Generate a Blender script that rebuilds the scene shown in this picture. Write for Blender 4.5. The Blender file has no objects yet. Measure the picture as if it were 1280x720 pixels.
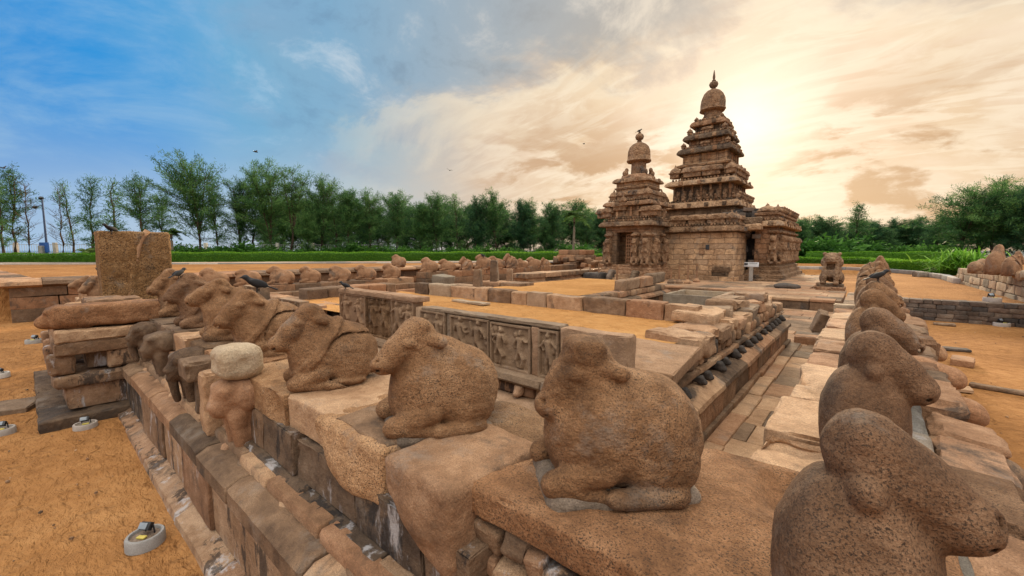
import bpy, math, random
import numpy as np
from mathutils import Vector, Matrix, Euler
R = math.radians
scene = bpy.context.scene
col = scene.collection

# ------------------------------------------------------------------ camera
CAM_H = 2.4
cam_d = bpy.data.cameras.new("camera")
cam = bpy.data.objects.new("camera", cam_d); col.objects.link(cam)
cam_d.sensor_width = 36.0
cam_d.lens = 36.0 * 520.0 / 1280.0
cam_d.clip_start = 0.05; cam_d.clip_end = 8000
PITCH = math.atan(47.0 / 520.0); YAW = R(40.5)
cam.location = (0, 0, CAM_H)
cam.rotation_euler = (R(90) - PITCH, 0, YAW)
scene.camera = cam
scene.render.resolution_x = 1024; scene.render.resolution_y = 576

# ------------------------------------------------------------------ sky, sun, exposure
SUN_AZ, SUN_EL = R(11.8), R(14.5)          # azimuth to the left of +Y
SUN_DIR = Vector((-math.sin(SUN_AZ) * math.cos(SUN_EL), math.cos(SUN_AZ) * math.cos(SUN_EL), math.sin(SUN_EL)))
sun_d = bpy.data.lights.new("sun", 'SUN'); sun_d.energy = 3.2; sun_d.angle = R(8); sun_d.color = (1.0, 0.80, 0.55)
sun = bpy.data.objects.new("sun", sun_d); col.objects.link(sun)
sun.rotation_euler = (SUN_DIR).to_track_quat('Z', 'Y').to_euler()
scene.view_settings.view_transform = 'Standard'; scene.view_settings.look = 'None'
scene.view_settings.gamma = 1.0; scene.view_settings.use_curve_mapping = False
scene.view_settings.exposure = 0.42

def srgb(r, g, b):
    f = lambda c: (c / 255.0 / 12.92) if c <= 10 else ((c / 255.0 + 0.055) / 1.055) ** 2.4
    return (f(r), f(g), f(b), 1.0)

class NT:
    """small helper around a node tree"""
    def __init__(s, tree): s.t = tree; s.n = tree.nodes; s.l = tree.links
    def node(s, kind, **kw):
        n = s.n.new(kind)
        for k, v in kw.items(): setattr(n, k, v)
        return n
    def put(s, sock, v):
        if isinstance(v, bpy.types.NodeSocket): s.l.new(v, sock)
        elif v is not None:
            if isinstance(v, (int, float)) and hasattr(sock.default_value, '__len__'): v = (v,) * len(sock.default_value)
            if isinstance(v, (tuple, list)) and len(v) > len(sock.default_value): v = v[:len(sock.default_value)]
            sock.default_value = v
    def math(s, op, a, b=None, c=None, clamp=False):
        n = s.node('ShaderNodeMath', operation=op, use_clamp=clamp)
        s.put(n.inputs[0], a)
        if b is not None: s.put(n.inputs[1], b)
        if c is not None: s.put(n.inputs[2], c)
        return n.outputs[0]
    def vmath(s, op, a, b=None, out=0):
        n = s.node('ShaderNodeVectorMath', operation=op)
        s.put(n.inputs[0], a)
        if b is not None: s.put(n.inputs[1], b)
        return n.outputs[out]
    def noise(s, vec, scale, detail=4, rough=0.55, dist=0.0, out='Fac'):
        n = s.node('ShaderNodeTexNoise'); s.put(n.inputs['Vector'], vec)
        n.inputs['Scale'].default_value = scale; n.inputs['Detail'].default_value = detail
        n.inputs['Roughness'].default_value = rough; n.inputs['Distortion'].default_value = dist
        return n.outputs[out]
    def ramp(s, fac, stops, interp='LINEAR'):
        n = s.node('ShaderNodeValToRGB'); s.put(n.inputs[0], fac)
        cr = n.color_ramp; cr.interpolation = interp
        while len(cr.elements) < len(stops): cr.elements.new(0.5)
        for e, (p, c) in zip(cr.elements, stops):
            e.position = p; e.color = c if isinstance(c, tuple) else (c, c, c, 1)
        return n.outputs[0]
    def mix(s, fac, a, b, blend='MIX'):
        n = s.node('ShaderNodeMix', data_type='RGBA', blend_type=blend)
        s.put(n.inputs[0], fac); s.put(n.inputs[6], a); s.put(n.inputs[7], b)
        return n.outputs[2]
    def maprange(s, v, a, b, c, d, smooth=True):
        n = s.node('ShaderNodeMapRange'); n.interpolation_type = 'SMOOTHSTEP' if smooth else 'LINEAR'
        s.put(n.inputs[0], v)
        for i, x in enumerate((a, b, c, d)): n.inputs[i + 1].default_value = x
        return n.outputs[0]

world = bpy.data.worlds.new("World"); scene.world = world; world.use_nodes = True
def build_sky():
    w = NT(world.node_tree); w.n.clear()
    tc = w.node('ShaderNodeTexCoord'); d = tc.outputs['Generated']
    d = w.vmath('NORMALIZE', d)
    sep = w.node('ShaderNodeSeparateXYZ'); w.put(sep.inputs[0], d)
    dz = w.math('MAXIMUM', sep.outputs[2], 0.0)
    t = w.vmath('DOT_PRODUCT', d, tuple(SUN_DIR), out=1)               # 1 at the sun
    # angular distance wobbled by cloud noise
    dzp = w.math('ADD', dz, 0.30)
    px = w.math('DIVIDE', sep.outputs[0], dzp); py = w.math('DIVIDE', sep.outputs[1], dzp)
    cmb = w.node('ShaderNodeCombineXYZ'); w.put(cmb.inputs[0], px); w.put(cmb.inputs[1], py)
    p = cmb.outputs[0]
    n_big = w.noise(p, 0.9, 8, 0.6, 0.3)
    mp3 = w.node('ShaderNodeMapping'); w.put(mp3.inputs[0], d); mp3.inputs['Scale'].default_value = (1.0, 1.0, 2.4); mp3.inputs['Rotation'].default_value = (0.25, 0.1, 0.0)
    n_mid = w.noise(mp3.outputs[0], 3.4, 10, 0.62, 0.5)
    ang = w.math('DIVIDE', w.math('ARCCOSINE', w.math('MINIMUM', t, 1.0)), math.pi / 2)      # 0 at the sun, 1 at a right angle
    tw = w.math('ADD', ang, w.math('MULTIPLY', w.math('SUBTRACT', n_big, 0.5), 0.26))
    clear = w.ramp(tw, [(0.0, srgb(255, 240, 216)), (0.10, srgb(240, 212, 184)), (0.20, srgb(230, 200, 164)), (0.32, srgb(220, 194, 168)), (0.43, srgb(196, 190, 182)),
                        (0.54, srgb(150, 182, 200)), (0.66, srgb(104, 172, 214)), (0.78, srgb(44, 146, 218)), (1.0, srgb(20, 120, 206))])
    cloud = w.ramp(tw, [(0.0, srgb(255, 248, 232)), (0.12, srgb(252, 234, 210)), (0.26, srgb(242, 218, 192)), (0.36, srgb(222, 204, 182)), (0.46, srgb(168, 174, 182)), (0.58, srgb(134, 162, 190)), (0.72, srgb(140, 184, 222)), (1.0, srgb(120, 172, 218))])
    m = w.maprange(n_mid, 0.40, 0.66, 0.0, 1.0)
    c = w.mix(w.math('MULTIPLY', m, 0.75), clear, cloud)
    # rippled high cloud around the sun
    mp = w.node('ShaderNodeMapping'); w.put(mp.inputs[0], p); mp.inputs['Rotation'].default_value = (0, 0, 0.5); mp.inputs['Scale'].default_value = (1.0, 3.4, 1)
    rip = w.noise(mp.outputs[0], 3.2, 5, 0.6, 1.2)
    ripm = w.math('MULTIPLY', w.maprange(rip, 0.42, 0.62, 0.0, 1.0), w.maprange(t, 0.75, 0.95, 0.0, 0.5))
    c = w.mix(ripm, c, srgb(255, 240, 214))
    # low grey brown banks near the sun, seen as streaks along the horizon
    mp2 = w.node('ShaderNodeMapping'); w.put(mp2.inputs[0], d); mp2.inputs['Scale'].default_value = (1.0, 1.0, 3.0)
    bank = w.noise(w.vmath('ADD', mp2.outputs[0], (0.4, 0.2, 0.1)), 4.6, 7, 0.6, 0.3)
    bm = w.math('MULTIPLY', w.maprange(bank, 0.46, 0.56, 0.0, 0.85), w.maprange(t, 0.80, 0.92, 0.0, 1.0))
    bm = w.math('MULTIPLY', bm, w.maprange(t, 0.988, 0.998, 1.0, 0.0))
    bm = w.math('MULTIPLY', bm, w.maprange(dz, 0.17, 0.34, 1.0, 0.0))
    c = w.mix(bm, c, srgb(190, 146, 104))
    # large grey sheet across the top middle
    sheet = w.noise(w.vmath('ADD', p, (3.3, 1.7, 0.0)), 1.3, 9, 0.62, 0.4)
    q = w.math('ADD', w.math('ADD', dz, w.math('MULTIPLY', ang, 0.55)), w.math('MULTIPLY', w.math('SUBTRACT', sheet, 0.5), 0.62))
    sm = w.math('MULTIPLY', w.maprange(q, 0.42, 0.57, 0.0, 0.92), w.maprange(ang, 0.50, 0.74, 1.0, 0.0))
    shc = w.ramp(ang, [(0.08, srgb(206, 192, 176)), (0.22, srgb(172, 170, 166)), (0.36, srgb(160, 174, 184)), (0.55, srgb(126, 172, 204))])
    puff = w.noise(p, 3.4, 9, 0.65, 0.3)
    shc = w.mix(w.maprange(puff, 0.49, 0.68, 0.0, 0.9), shc, w.ramp(ang, [(0.1, srgb(240, 222, 196)), (0.4, srgb(206, 208, 208)), (0.6, srgb(190, 212, 230))]))
    shc = w.mix(w.maprange(puff, 0.48, 0.34, 0.0, 0.45), shc, w.ramp(ang, [(0.1, srgb(176, 158, 140)), (0.4, srgb(120, 138, 152)), (0.6, srgb(92, 132, 170))]))
    c = w.mix(sm, c, shc)
    edge = w.math('MULTIPLY', w.math('MULTIPLY', w.maprange(q, 0.36, 0.455, 0.0, 1.0), w.maprange(q, 0.455, 0.50, 1.0, 0.0)), w.maprange(ang, 0.62, 0.40, 0.0, 0.35))
    c = w.mix(edge, c, srgb(255, 238, 206))
    # glow of the veiled sun
    g = w.math('POWER', w.math('MAXIMUM', t, 0.0), 60.0)
    g2 = w.math('POWER', w.math('MAXIMUM', t, 0.0), 400.0)
    gl = w.math('ADD', w.math('MULTIPLY', g, 0.05), w.math('MULTIPLY', g2, 0.18))
    cg = w.node('ShaderNodeMix', data_type='RGBA', blend_type='ADD'); cg.inputs[0].default_value = 1.0
    glc = w.vmath('SCALE', (1.0, 0.88, 0.70)); glc.node.inputs['Scale'].default_value = 1.0; w.put(glc.node.inputs['Scale'], gl)
    w.put(cg.inputs[6], c); w.put(cg.inputs[7], glc); c = cg.outputs[2]
    # pale haze on the horizon away from the sun
    hz = w.math('MULTIPLY', w.maprange(dz, 0.0, 0.28, 0.85, 0.0), w.maprange(t, 0.55, 0.86, 1.0, 0.25))
    c = w.mix(hz, c, w.ramp(t, [(0.2, srgb(176, 202, 226)), (0.6, srgb(206, 210, 212)), (0.84, srgb(242, 214, 184)), (1.0, srgb(244, 212, 172))]))
    # unseen sky overhead and behind the viewer, brightened as added fill light
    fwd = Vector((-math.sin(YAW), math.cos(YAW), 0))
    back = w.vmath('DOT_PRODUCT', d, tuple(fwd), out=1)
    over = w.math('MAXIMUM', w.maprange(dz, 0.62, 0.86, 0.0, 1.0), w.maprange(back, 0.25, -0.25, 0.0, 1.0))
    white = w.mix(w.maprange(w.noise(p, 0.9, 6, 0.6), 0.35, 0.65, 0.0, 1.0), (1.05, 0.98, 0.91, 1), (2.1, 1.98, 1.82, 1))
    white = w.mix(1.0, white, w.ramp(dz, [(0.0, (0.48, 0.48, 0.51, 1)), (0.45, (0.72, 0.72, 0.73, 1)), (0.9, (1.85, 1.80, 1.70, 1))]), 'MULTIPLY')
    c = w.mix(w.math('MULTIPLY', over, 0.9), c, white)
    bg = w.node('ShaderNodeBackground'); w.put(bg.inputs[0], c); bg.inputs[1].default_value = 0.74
    sky = w.node('ShaderNodeTexSky', sky_type='NISHITA'); sky.sun_disc = False
    sky.sun_elevation = SUN_EL; sky.sun_rotation = -SUN_AZ; sky.dust_density = 3.0
    bg2 = w.node('ShaderNodeBackground'); w.put(bg2.inputs[0], sky.outputs[0]); bg2.inputs[1].default_value = 0.003
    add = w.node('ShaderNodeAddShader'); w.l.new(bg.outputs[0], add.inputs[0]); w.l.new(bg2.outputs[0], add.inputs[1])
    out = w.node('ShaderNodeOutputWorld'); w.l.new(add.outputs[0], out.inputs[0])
build_sky()
scene.render.engine = 'CYCLES'
scene.cycles.use_denoising = True
scene.cycles.max_bounces = 5; scene.cycles.diffuse_bounces = 3; scene.cycles.glossy_bounces = 1
scene.cycles.transparent_max_bounces = 4
scene.cycles.caustics_reflective = False; scene.cycles.caustics_refractive = False

# ------------------------------------------------------------------ pixel helper (photo pixel -> world point at a height)
_c, _s = math.cos(YAW), math.sin(YAW)
FW = np.array([-_s * math.cos(PITCH), _c * math.cos(PITCH), -math.sin(PITCH)])
RT = np.array([_c, _s, 0.0]); UP = np.cross(RT, FW)
def ray(px, py): return FW + RT * ((px - 640) / 520.0) - UP * ((py - 360) / 520.0)
def atz(px, py, z):
    d = ray(px, py); return np.array([0, 0, CAM_H]) + d * ((z - CAM_H) / d[2])
def atD(px, D):
    """ground point at depth D (along the view heading) in the column px, at horizon height"""
    d = ray(px, 313.0); return d[:2] * (D / (d[0] * -_s + d[1] * _c))

# ------------------------------------------------------------------ numpy noise
def _hash(ix, iy, iz):
    h = (ix.astype(np.int64) * 374761393 + iy.astype(np.int64) * 668265263 + iz.astype(np.int64) * 2147483647) & 0xFFFFFFFF
    h = ((h ^ (h >> 13)) * 1274126177) & 0xFFFFFFFF
    h = (h ^ (h >> 16)) & 0xFFFFFFFF
    return h.astype(np.float64) / 2147483648.0 - 1.0
def vnoise(p):
    p = np.asarray(p, float); f0 = np.floor(p); f = p - f0; i = f0.astype(np.int64)
    u = f * f * (3 - 2 * f); r = 0
    for a in (0, 1):
        wa = u[..., 0] if a else 1 - u[..., 0]
        for b in (0, 1):
            wb = u[..., 1] if b else 1 - u[..., 1]
            for c in (0, 1):
                wc = u[..., 2] if c else 1 - u[..., 2]
                r = r + wa * wb * wc * _hash(i[..., 0] + a, i[..., 1] + b, i[..., 2] + c)
    return r
def fbm(p, freq=1.0, octs=3, gain=0.5):
    p = np.asarray(p, float) * freq; a, s, tot = 1.0, 0, 0
    for o in range(octs):
        s = s + a * vnoise(p + 17.3 * o); tot += a; a *= gain; p = p * 2.03
    return s / tot

# ------------------------------------------------------------------ mesh builder
class MB:
    def __init__(s): s.v, s.f, s.t, s.n = [], [], [], 0
    def add(s, verts, faces, tint=None):
        verts = np.asarray(verts, float).reshape(-1, 3)
        if tint is None: tint = random.random()
        s.v.append(verts); s.t.append(np.full(len(verts), tint))
        o = s.n
        s.f.extend([tuple(i + o for i in fc) for fc in faces]); s.n += len(verts)
        return s
    def build(s, name, mat, parent=None, smooth=38, origin=None):
        me = bpy.data.meshes.new(name)
        v = np.concatenate(s.v) if s.v else np.zeros((0, 3))
        if origin is not None: v = v - np.asarray(origin, float)
        me.from_pydata(v.tolist(), [], s.f)
        at = me.attributes.new('tint', 'FLOAT', 'POINT')
        at.data.foreach_set('value', np.concatenate(s.t).astype(np.float32))
        me.update()
        if smooth is not None:
            me.polygons.foreach_set('use_smooth', [True] * len(me.polygons))
            if smooth < 179: me.set_sharp_from_angle(angle=R(smooth))
        me.materials.append(mat)
        o = bpy.data.objects.new(name, me); col.objects.link(o)
        if origin is not None: o.location = origin
        if parent is not None:
            o.parent = parent
            if origin is None: o.matrix_parent_inverse = Matrix.Translation(-Vector(parent.location)) if parent.rotation_euler == Euler() else parent.matrix_basis.inverted()
        return o

def tag(o, label=None, cat=None, group=None, kind=None):
    if label: o['label'] = label
    if cat: o['category'] = cat
    if group: o['group'] = group
    if kind: o['kind'] = kind
    return o
def empty(name, loc, label, cat, group=None):
    o = bpy.data.objects.new(name, None); col.objects.link(o); o.location = loc; o.empty_display_size = 0.2
    return tag(o, label, cat, group)
def copy_tree(o, parent=None):
    c = o.copy(); col.objects.link(c)
    if parent is not None: c.parent = parent; c.matrix_parent_inverse = o.matrix_parent_inverse.copy()
    for ch in o.children: copy_tree(ch, c)
    return c

def rotm(rx=0, ry=0, rz=0): return np.array(Euler((rx, ry, rz)).to_matrix())

_lat = {}
def _lattice(nx, ny, nz):
    k = (nx, ny, nz)
    if k in _lat: return _lat[k]
    idx, pts, faces = {}, [], []
    def vid(i, j, l):
        q = (i, j, l)
        if q not in idx: idx[q] = len(pts); pts.append(q)
        return idx[q]
    for i in range(nx):
        for j in range(ny):
            faces.append((vid(i, j, 0), vid(i, j + 1, 0), vid(i + 1, j + 1, 0), vid(i + 1, j, 0)))
            faces.append((vid(i, j, nz), vid(i + 1, j, nz), vid(i + 1, j + 1, nz), vid(i, j + 1, nz)))
    for i in range(nx):
        for l in range(nz):
            faces.append((vid(i, 0, l), vid(i + 1, 0, l), vid(i + 1, 0, l + 1), vid(i, 0, l + 1)))
            faces.append((vid(i, ny, l), vid(i, ny, l + 1), vid(i + 1, ny, l + 1), vid(i + 1, ny, l)))
    for j in range(ny):
        for l in range(nz):
            faces.append((vid(0, j, l), vid(0, j, l + 1), vid(0, j + 1, l + 1), vid(0, j + 1, l)))
            faces.append((vid(nx, j, l), vid(nx, j + 1, l), vid(nx, j + 1, l + 1), vid(nx, j, l + 1)))
    _lat[k] = (np.array(pts), faces); return _lat[k]
def _lines(h, r, res):
    n = max(1, int(round((2 * h - 2 * r) / res)))
    return np.concatenate([[-h, -h + 0.35 * r], np.linspace(-h + r, h - r, n + 1), [h - 0.35 * r, h]])
def stone_box(mb, c, size, rot=None, r=0.02, res=0.1, amp=0.008, tint=None, freq=6.0, chip=0.0, taper=0.0):
    """a worn block: rounded edges, uneven faces"""
    h = np.asarray(size, float) / 2; r = min(r * 0.72, 0.45 * h.min())
    L = [_lines(h[a], r, res) for a in range(3)]
    pts, faces = _lattice(*[len(l) - 1 for l in L])
    q = np.stack([L[a][pts[:, a]] for a in range(3)], 1)
    inner = np.clip(q, -(h - r), h - r); d = q - inner
    n = np.linalg.norm(d, axis=1, keepdims=True); n[n == 0] = 1
    dn = d / n; pos = inner + dn * r
    if taper:
        k = 1 - taper * (pos[:, 2:3] + h[2]) / (2 * h[2]); pos[:, :2] *= k
    c = np.asarray(c, float)
    seed = pos + c * 1.37 + 3.1
    disp = amp * fbm(seed, freq, 3) + amp * 1.2 * fbm(seed + 40, freq * 0.3, 2)
    if chip: disp = disp - chip * np.clip(fbm(seed + 90, freq * 0.45, 2) - 0.25, 0, 1) * 2
    if amp and res < 0.16:
        ed = (np.abs(d) > r * .2).sum(1) >= 2
        disp = disp - ed * np.clip(fbm(seed + 200, 9.0, 3) + .12, 0, 1) * (0.035 + chip * .5)
    pos = pos + dn * disp[:, None]
    if rot is not None: pos = pos @ np.asarray(rot).T
    mb.add(pos + c, faces, tint); return mb
def course(mb, axis, a0, a1, d0, d1, z0, z1, lmin=0.4, lmax=0.8, gap=0.008, jit=0.012, rng=random, **kw):
    """a row of blocks along x or y; d0..d1 is its extent across, z0..z1 its height"""
    s = a0
    while s < a1 - 0.02:
        L = rng.uniform(lmin, lmax)
        if a1 - s - L < lmin * 0.6: L = a1 - s
        j = rng.uniform(-jit, jit); jz = rng.uniform(-jit, jit) * 0.5
        ctr = [s + L / 2, (d0 + d1) / 2 + j, (z0 + z1) / 2 + jz]; size = [L - gap, d1 - d0, z1 - z0 - gap * 0.6]
        rt = rotm(rng.uniform(-1, 1) * jit * 0.8, rng.uniform(-1, 1) * jit * 0.8, rng.uniform(-1, 1) * jit)
        if axis == 'y': ctr[0], ctr[1] = ctr[1], ctr[0]; size[0], size[1] = size[1], size[0]
        stone_box(mb, ctr, size, rt, **kw); s += L
    return mb
def profile_course(mb, axis, a0, a1, prof, lmin=0.7, lmax=1.3, gap=0.01, amp=0.008, freq=5.0, res=0.12, jit=0.008, rng=random):
    """blocks whose cross-section is the closed polygon prof [(across, z)...]"""
    P = np.array(prof, float)
    Q = []
    for i in range(len(P)):
        a, b = P[i], P[(i + 1) % len(P)]; k = max(1, int(np.linalg.norm(b - a) / 0.06))
        for t in range(k): Q.append(a + (b - a) * t / k)
    Q = np.array(Q); cen = Q.mean(0); m = len(Q)
    area = np.sum(Q[:, 0] * np.roll(Q[:, 1], -1) - np.roll(Q[:, 0], -1) * Q[:, 1])
    s = a0
    while s < a1 - 0.02:
        L = rng.uniform(lmin, lmax)
        if a1 - s - L < lmin * 0.6: L = a1 - s
        e = 0.02
        st = np.concatenate([[s + gap / 2, s + gap / 2 + e * .4], np.linspace(s + gap / 2 + e, s + L - gap / 2 - e, max(2, int(L / res))), [s + L - gap / 2 - e * .4, s + L - gap / 2]])
        sh = [0.018, 0.005] + [0] * (len(st) - 4) + [0.005, 0.018]
        off = np.array([rng.uniform(-jit, jit), rng.uniform(-jit, jit) * .5]); V = []
        for x, k in zip(st, sh):
            w = Q - cen; ln = np.linalg.norm(w, axis=1, keepdims=True); u = w / np.maximum(ln, 1e-6)
            p2 = Q - u * k + off
            p3 = np.column_stack([np.full(m, x), p2]) if axis == 'x' else np.column_stack([p2[:, 0], np.full(m, x), p2[:, 1]])
            dsp = amp * fbm(p3 + 5.5, freq, 3) + amp * fbm(p3 + 50, freq * .3, 2)
            p2 = p2 + u * dsp[:, None]
            V.append(np.column_stack([np.full(m, x), p2]) if axis == 'x' else np.column_stack([p2[:, 0], np.full(m, x), p2[:, 1]]))
        nS = len(st); F = []
        flip = (area > 0) == (axis == 'x')
        for i in range(nS - 1):
            for k in range(m):
                a, b, c_, d_ = i * m + k, i * m + (k + 1) % m, (i + 1) * m + (k + 1) % m, (i + 1) * m + k
                F.append((a, b, c_, d_) if not flip else (d_, c_, b, a))
        e0 = tuple(range(m)); e1 = tuple(range((nS - 1) * m, nS * m))
        F.append(e0[::-1] if not flip else e0); F.append(e1 if not flip else e1[::-1])
        mb.add(np.concatenate(V), F); s += L
    return mb
def lathe(mb, c, prof, n=24, amp=0.0, freq=4, square=0.0, tint=None, rot=0.0, lobes=0):
    """revolve [(r,z)...]; square>0 pulls the section towards a square"""
    V, F = [], []
    a = np.linspace(0, 2 * np.pi, n, endpoint=False) + rot
    k = 1.0
    if square: k = (1 - square) + square / np.maximum(np.abs(np.cos(a - rot)), np.abs(np.sin(a - rot)))
    if lobes: k = k * (1 + 0.04 * np.cos(a * lobes))
    for r, z in prof: V.append(np.column_stack([c[0] + r * k * np.cos(a), c[1] + r * k * np.sin(a), np.full(n, c[2] + z)]))
    V = np.concatenate(V)
    if amp:
        o = V - np.array([c[0], c[1], 0]); o[:, 2] = 0; ln = np.linalg.norm(o, axis=1, keepdims=True); V = V + o / np.maximum(ln, 1e-4) * (amp * fbm(V, freq, 3))[:, None]
    for i in range(len(prof) - 1):
        for j in range(n): F.append((i * n + j, i * n + (j + 1) % n, (i + 1) * n + (j + 1) % n, (i + 1) * n + j))
    F.append(tuple(range(n))[::-1]); F.append(tuple(range((len(prof) - 1) * n, len(prof) * n)))
    mb.add(V, F, tint); return mb
def rect_loft(mb, cx, cy, prof, res=0.25, amp=0.03, freq=2.5, tint=None):
    """square mouldings: prof [(hx, hy, z)...] bottom to top"""
    hx = max(p[0] for p in prof); hy = max(p[1] for p in prof)
    nx, ny = max(2, int(2 * hx / res)), max(2, int(2 * hy / res))
    u = []
    for i in range(nx): u.append((-1 + 2 * i / nx, -1))
    for i in range(ny): u.append((1, -1 + 2 * i / ny))
    for i in range(nx): u.append((1 - 2 * i / nx, 1))
    for i in range(ny): u.append((-1, 1 - 2 * i / ny))
    u = np.array(u); m = len(u); V, F = [], []
    for a, b, z in prof:
        p = np.column_stack([cx + u[:, 0] * a, cy + u[:, 1] * b, np.full(m, z)])
        o = p - np.array([cx, cy, z]); ln = np.linalg.norm(o, axis=1, keepdims=True)
        V.append(p + o / np.maximum(ln, 1e-5) * (amp * fbm(p, freq, 3) + amp * fbm(p + 30, freq * .35, 2))[:, None] + np.array([0, 0, 1]) * (amp * .5 * fbm(p + 60, freq, 2))[:, None])
    for i in range(len(prof) - 1):
        for j in range(m): F.append((i * m + j, i * m + (j + 1) % m, (i + 1) * m + (j + 1) % m, (i + 1) * m + j))
    F.append(tuple(range(m))[::-1]); F.append(tuple(range((len(prof) - 1) * m, len(prof) * m)))
    mb.add(np.concatenate(V), F, tint); return mb
def tube(mb, pts, rad, n=8, tint=None, cap=True):
    P = [Vector(p) for p in pts]; V, F = [], []
    for i, p in enumerate(P):
        t = (P[min(i + 1, len(P) - 1)] - P[max(i - 1, 0)]).normalized()
        a = t.cross(Vector((0, 0, 1))); a = a.normalized() if a.length > 1e-3 else Vector((1, 0, 0)); b = t.cross(a)
        r = rad[i] if hasattr(rad, '__len__') else rad
        for k in range(n):
            g = 2 * math.pi * k / n; V.append(tuple(p + a * (r * math.cos(g)) + b * (r * math.sin(g))))
    for i in range(len(P) - 1):
        for k in range(n): F.append((i * n + k, (i + 1) * n + k, (i + 1) * n + (k + 1) % n, i * n + (k + 1) % n))
    if cap: F.append(tuple(range(n))); F.append(tuple(range((len(P) - 1) * n, len(P) * n))[::-1])
    mb.add(V, F, tint); return mb

# ------------------------------------------------------------------ signed distance sculpting
def sd_ell(p, c, r, rot=None):
    q = p - np.asarray(c, float)
    if rot is not None: q = q @ np.asarray(rot)
    r = np.asarray(r, float); k0 = np.linalg.norm(q / r, axis=-1); k1 = np.linalg.norm(q / (r * r), axis=-1)
    return k0 * (k0 - 1) / np.maximum(k1, 1e-6)
def sd_cone(p, a, b, ra, rb):
    a = np.asarray(a, float); b = np.asarray(b, float); ab = b - a
    t = np.clip(((p - a) @ ab) / (ab @ ab), 0, 1)
    return np.linalg.norm(p - a - t[..., None] * ab, axis=-1) - (ra + (rb - ra) * t)
def sd_box(p, c, h, r=0.02, rot=None):
    q = p - np.asarray(c, float)
    if rot is not None: q = q @ np.asarray(rot)
    q = np.abs(q) - (np.asarray(h, float) - r)
    return np.linalg.norm(np.maximum(q, 0), axis=-1) + np.minimum(q.max(-1), 0) - r
def smin(a, b, k):
    h = np.clip(0.5 + 0.5 * (b - a) / k, 0, 1); return b + (a - b) * h - k * h * (1 - h)
def smax(a, b, k): return -smin(-a, -b, k)
def surfnet(fn, lo, hi, h):
    lo = np.asarray(lo, float); hi = np.asarray(hi, float); n = np.ceil((hi - lo) / h).astype(int) + 1
    ax = [lo[i] + h * np.arange(n[i]) for i in range(3)]
    G = np.stack(np.meshgrid(*ax, indexing='ij'), -1); D = fn(G.reshape(-1, 3)).reshape(n)
    S = D < 0
    cs = [(i, j, k) for i in (0, 1) for j in (0, 1) for k in (0, 1)]
    sub = lambda A, c: A[c[0]:n[0] - 1 + c[0], c[1]:n[1] - 1 + c[1], c[2]:n[2] - 1 + c[2]]
    cnt = sum(sub(S, c).astype(int) for c in cs); act = (cnt > 0) & (cnt < 8)
    acc = np.zeros(tuple(n - 1) + (3,)); num = np.zeros(tuple(n - 1))
    for c in cs:
        for a in range(3):
            if c[a] == 0:
                e = list(c); e[a] = 1; e = tuple(e)
                d0, d1 = sub(D, c), sub(D, e); x = (d0 < 0) != (d1 < 0)
                t = np.where(x, d0 / np.where(x, d0 - d1, 1), 0)
                pt = np.zeros(tuple(n - 1) + (3,)); pt[...] = np.array(c, float); pt[..., a] += t
                acc += pt * x[..., None]; num += x
    ids = -np.ones(tuple(n - 1), int); w = np.argwhere(act); ids[act] = np.arange(len(w))
    V = lo + h * (w + acc[act] / num[act][:, None])
    F = []
    for a in range(3):
        b, c = (a + 1) % 3, (a + 2) % 3
        A = np.take(S, range(0, n[a] - 1), a); B = np.take(S, range(1, n[a]), a)
        E = np.argwhere(A != B)
        for e in E:
            if e[b] == 0 or e[c] == 0 or e[b] >= n[b] - 1 or e[c] >= n[c] - 1: continue
            q = []
            for db, dc in ((-1, -1), (0, -1), (0, 0), (-1, 0)):
                g = e.copy(); g[b] += db; g[c] += dc; q.append(int(ids[tuple(g)]))
            if min(q) < 0: continue
            F.append(tuple(q) if S[tuple(e)] else tuple(q[::-1]))
    return V, F

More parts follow.
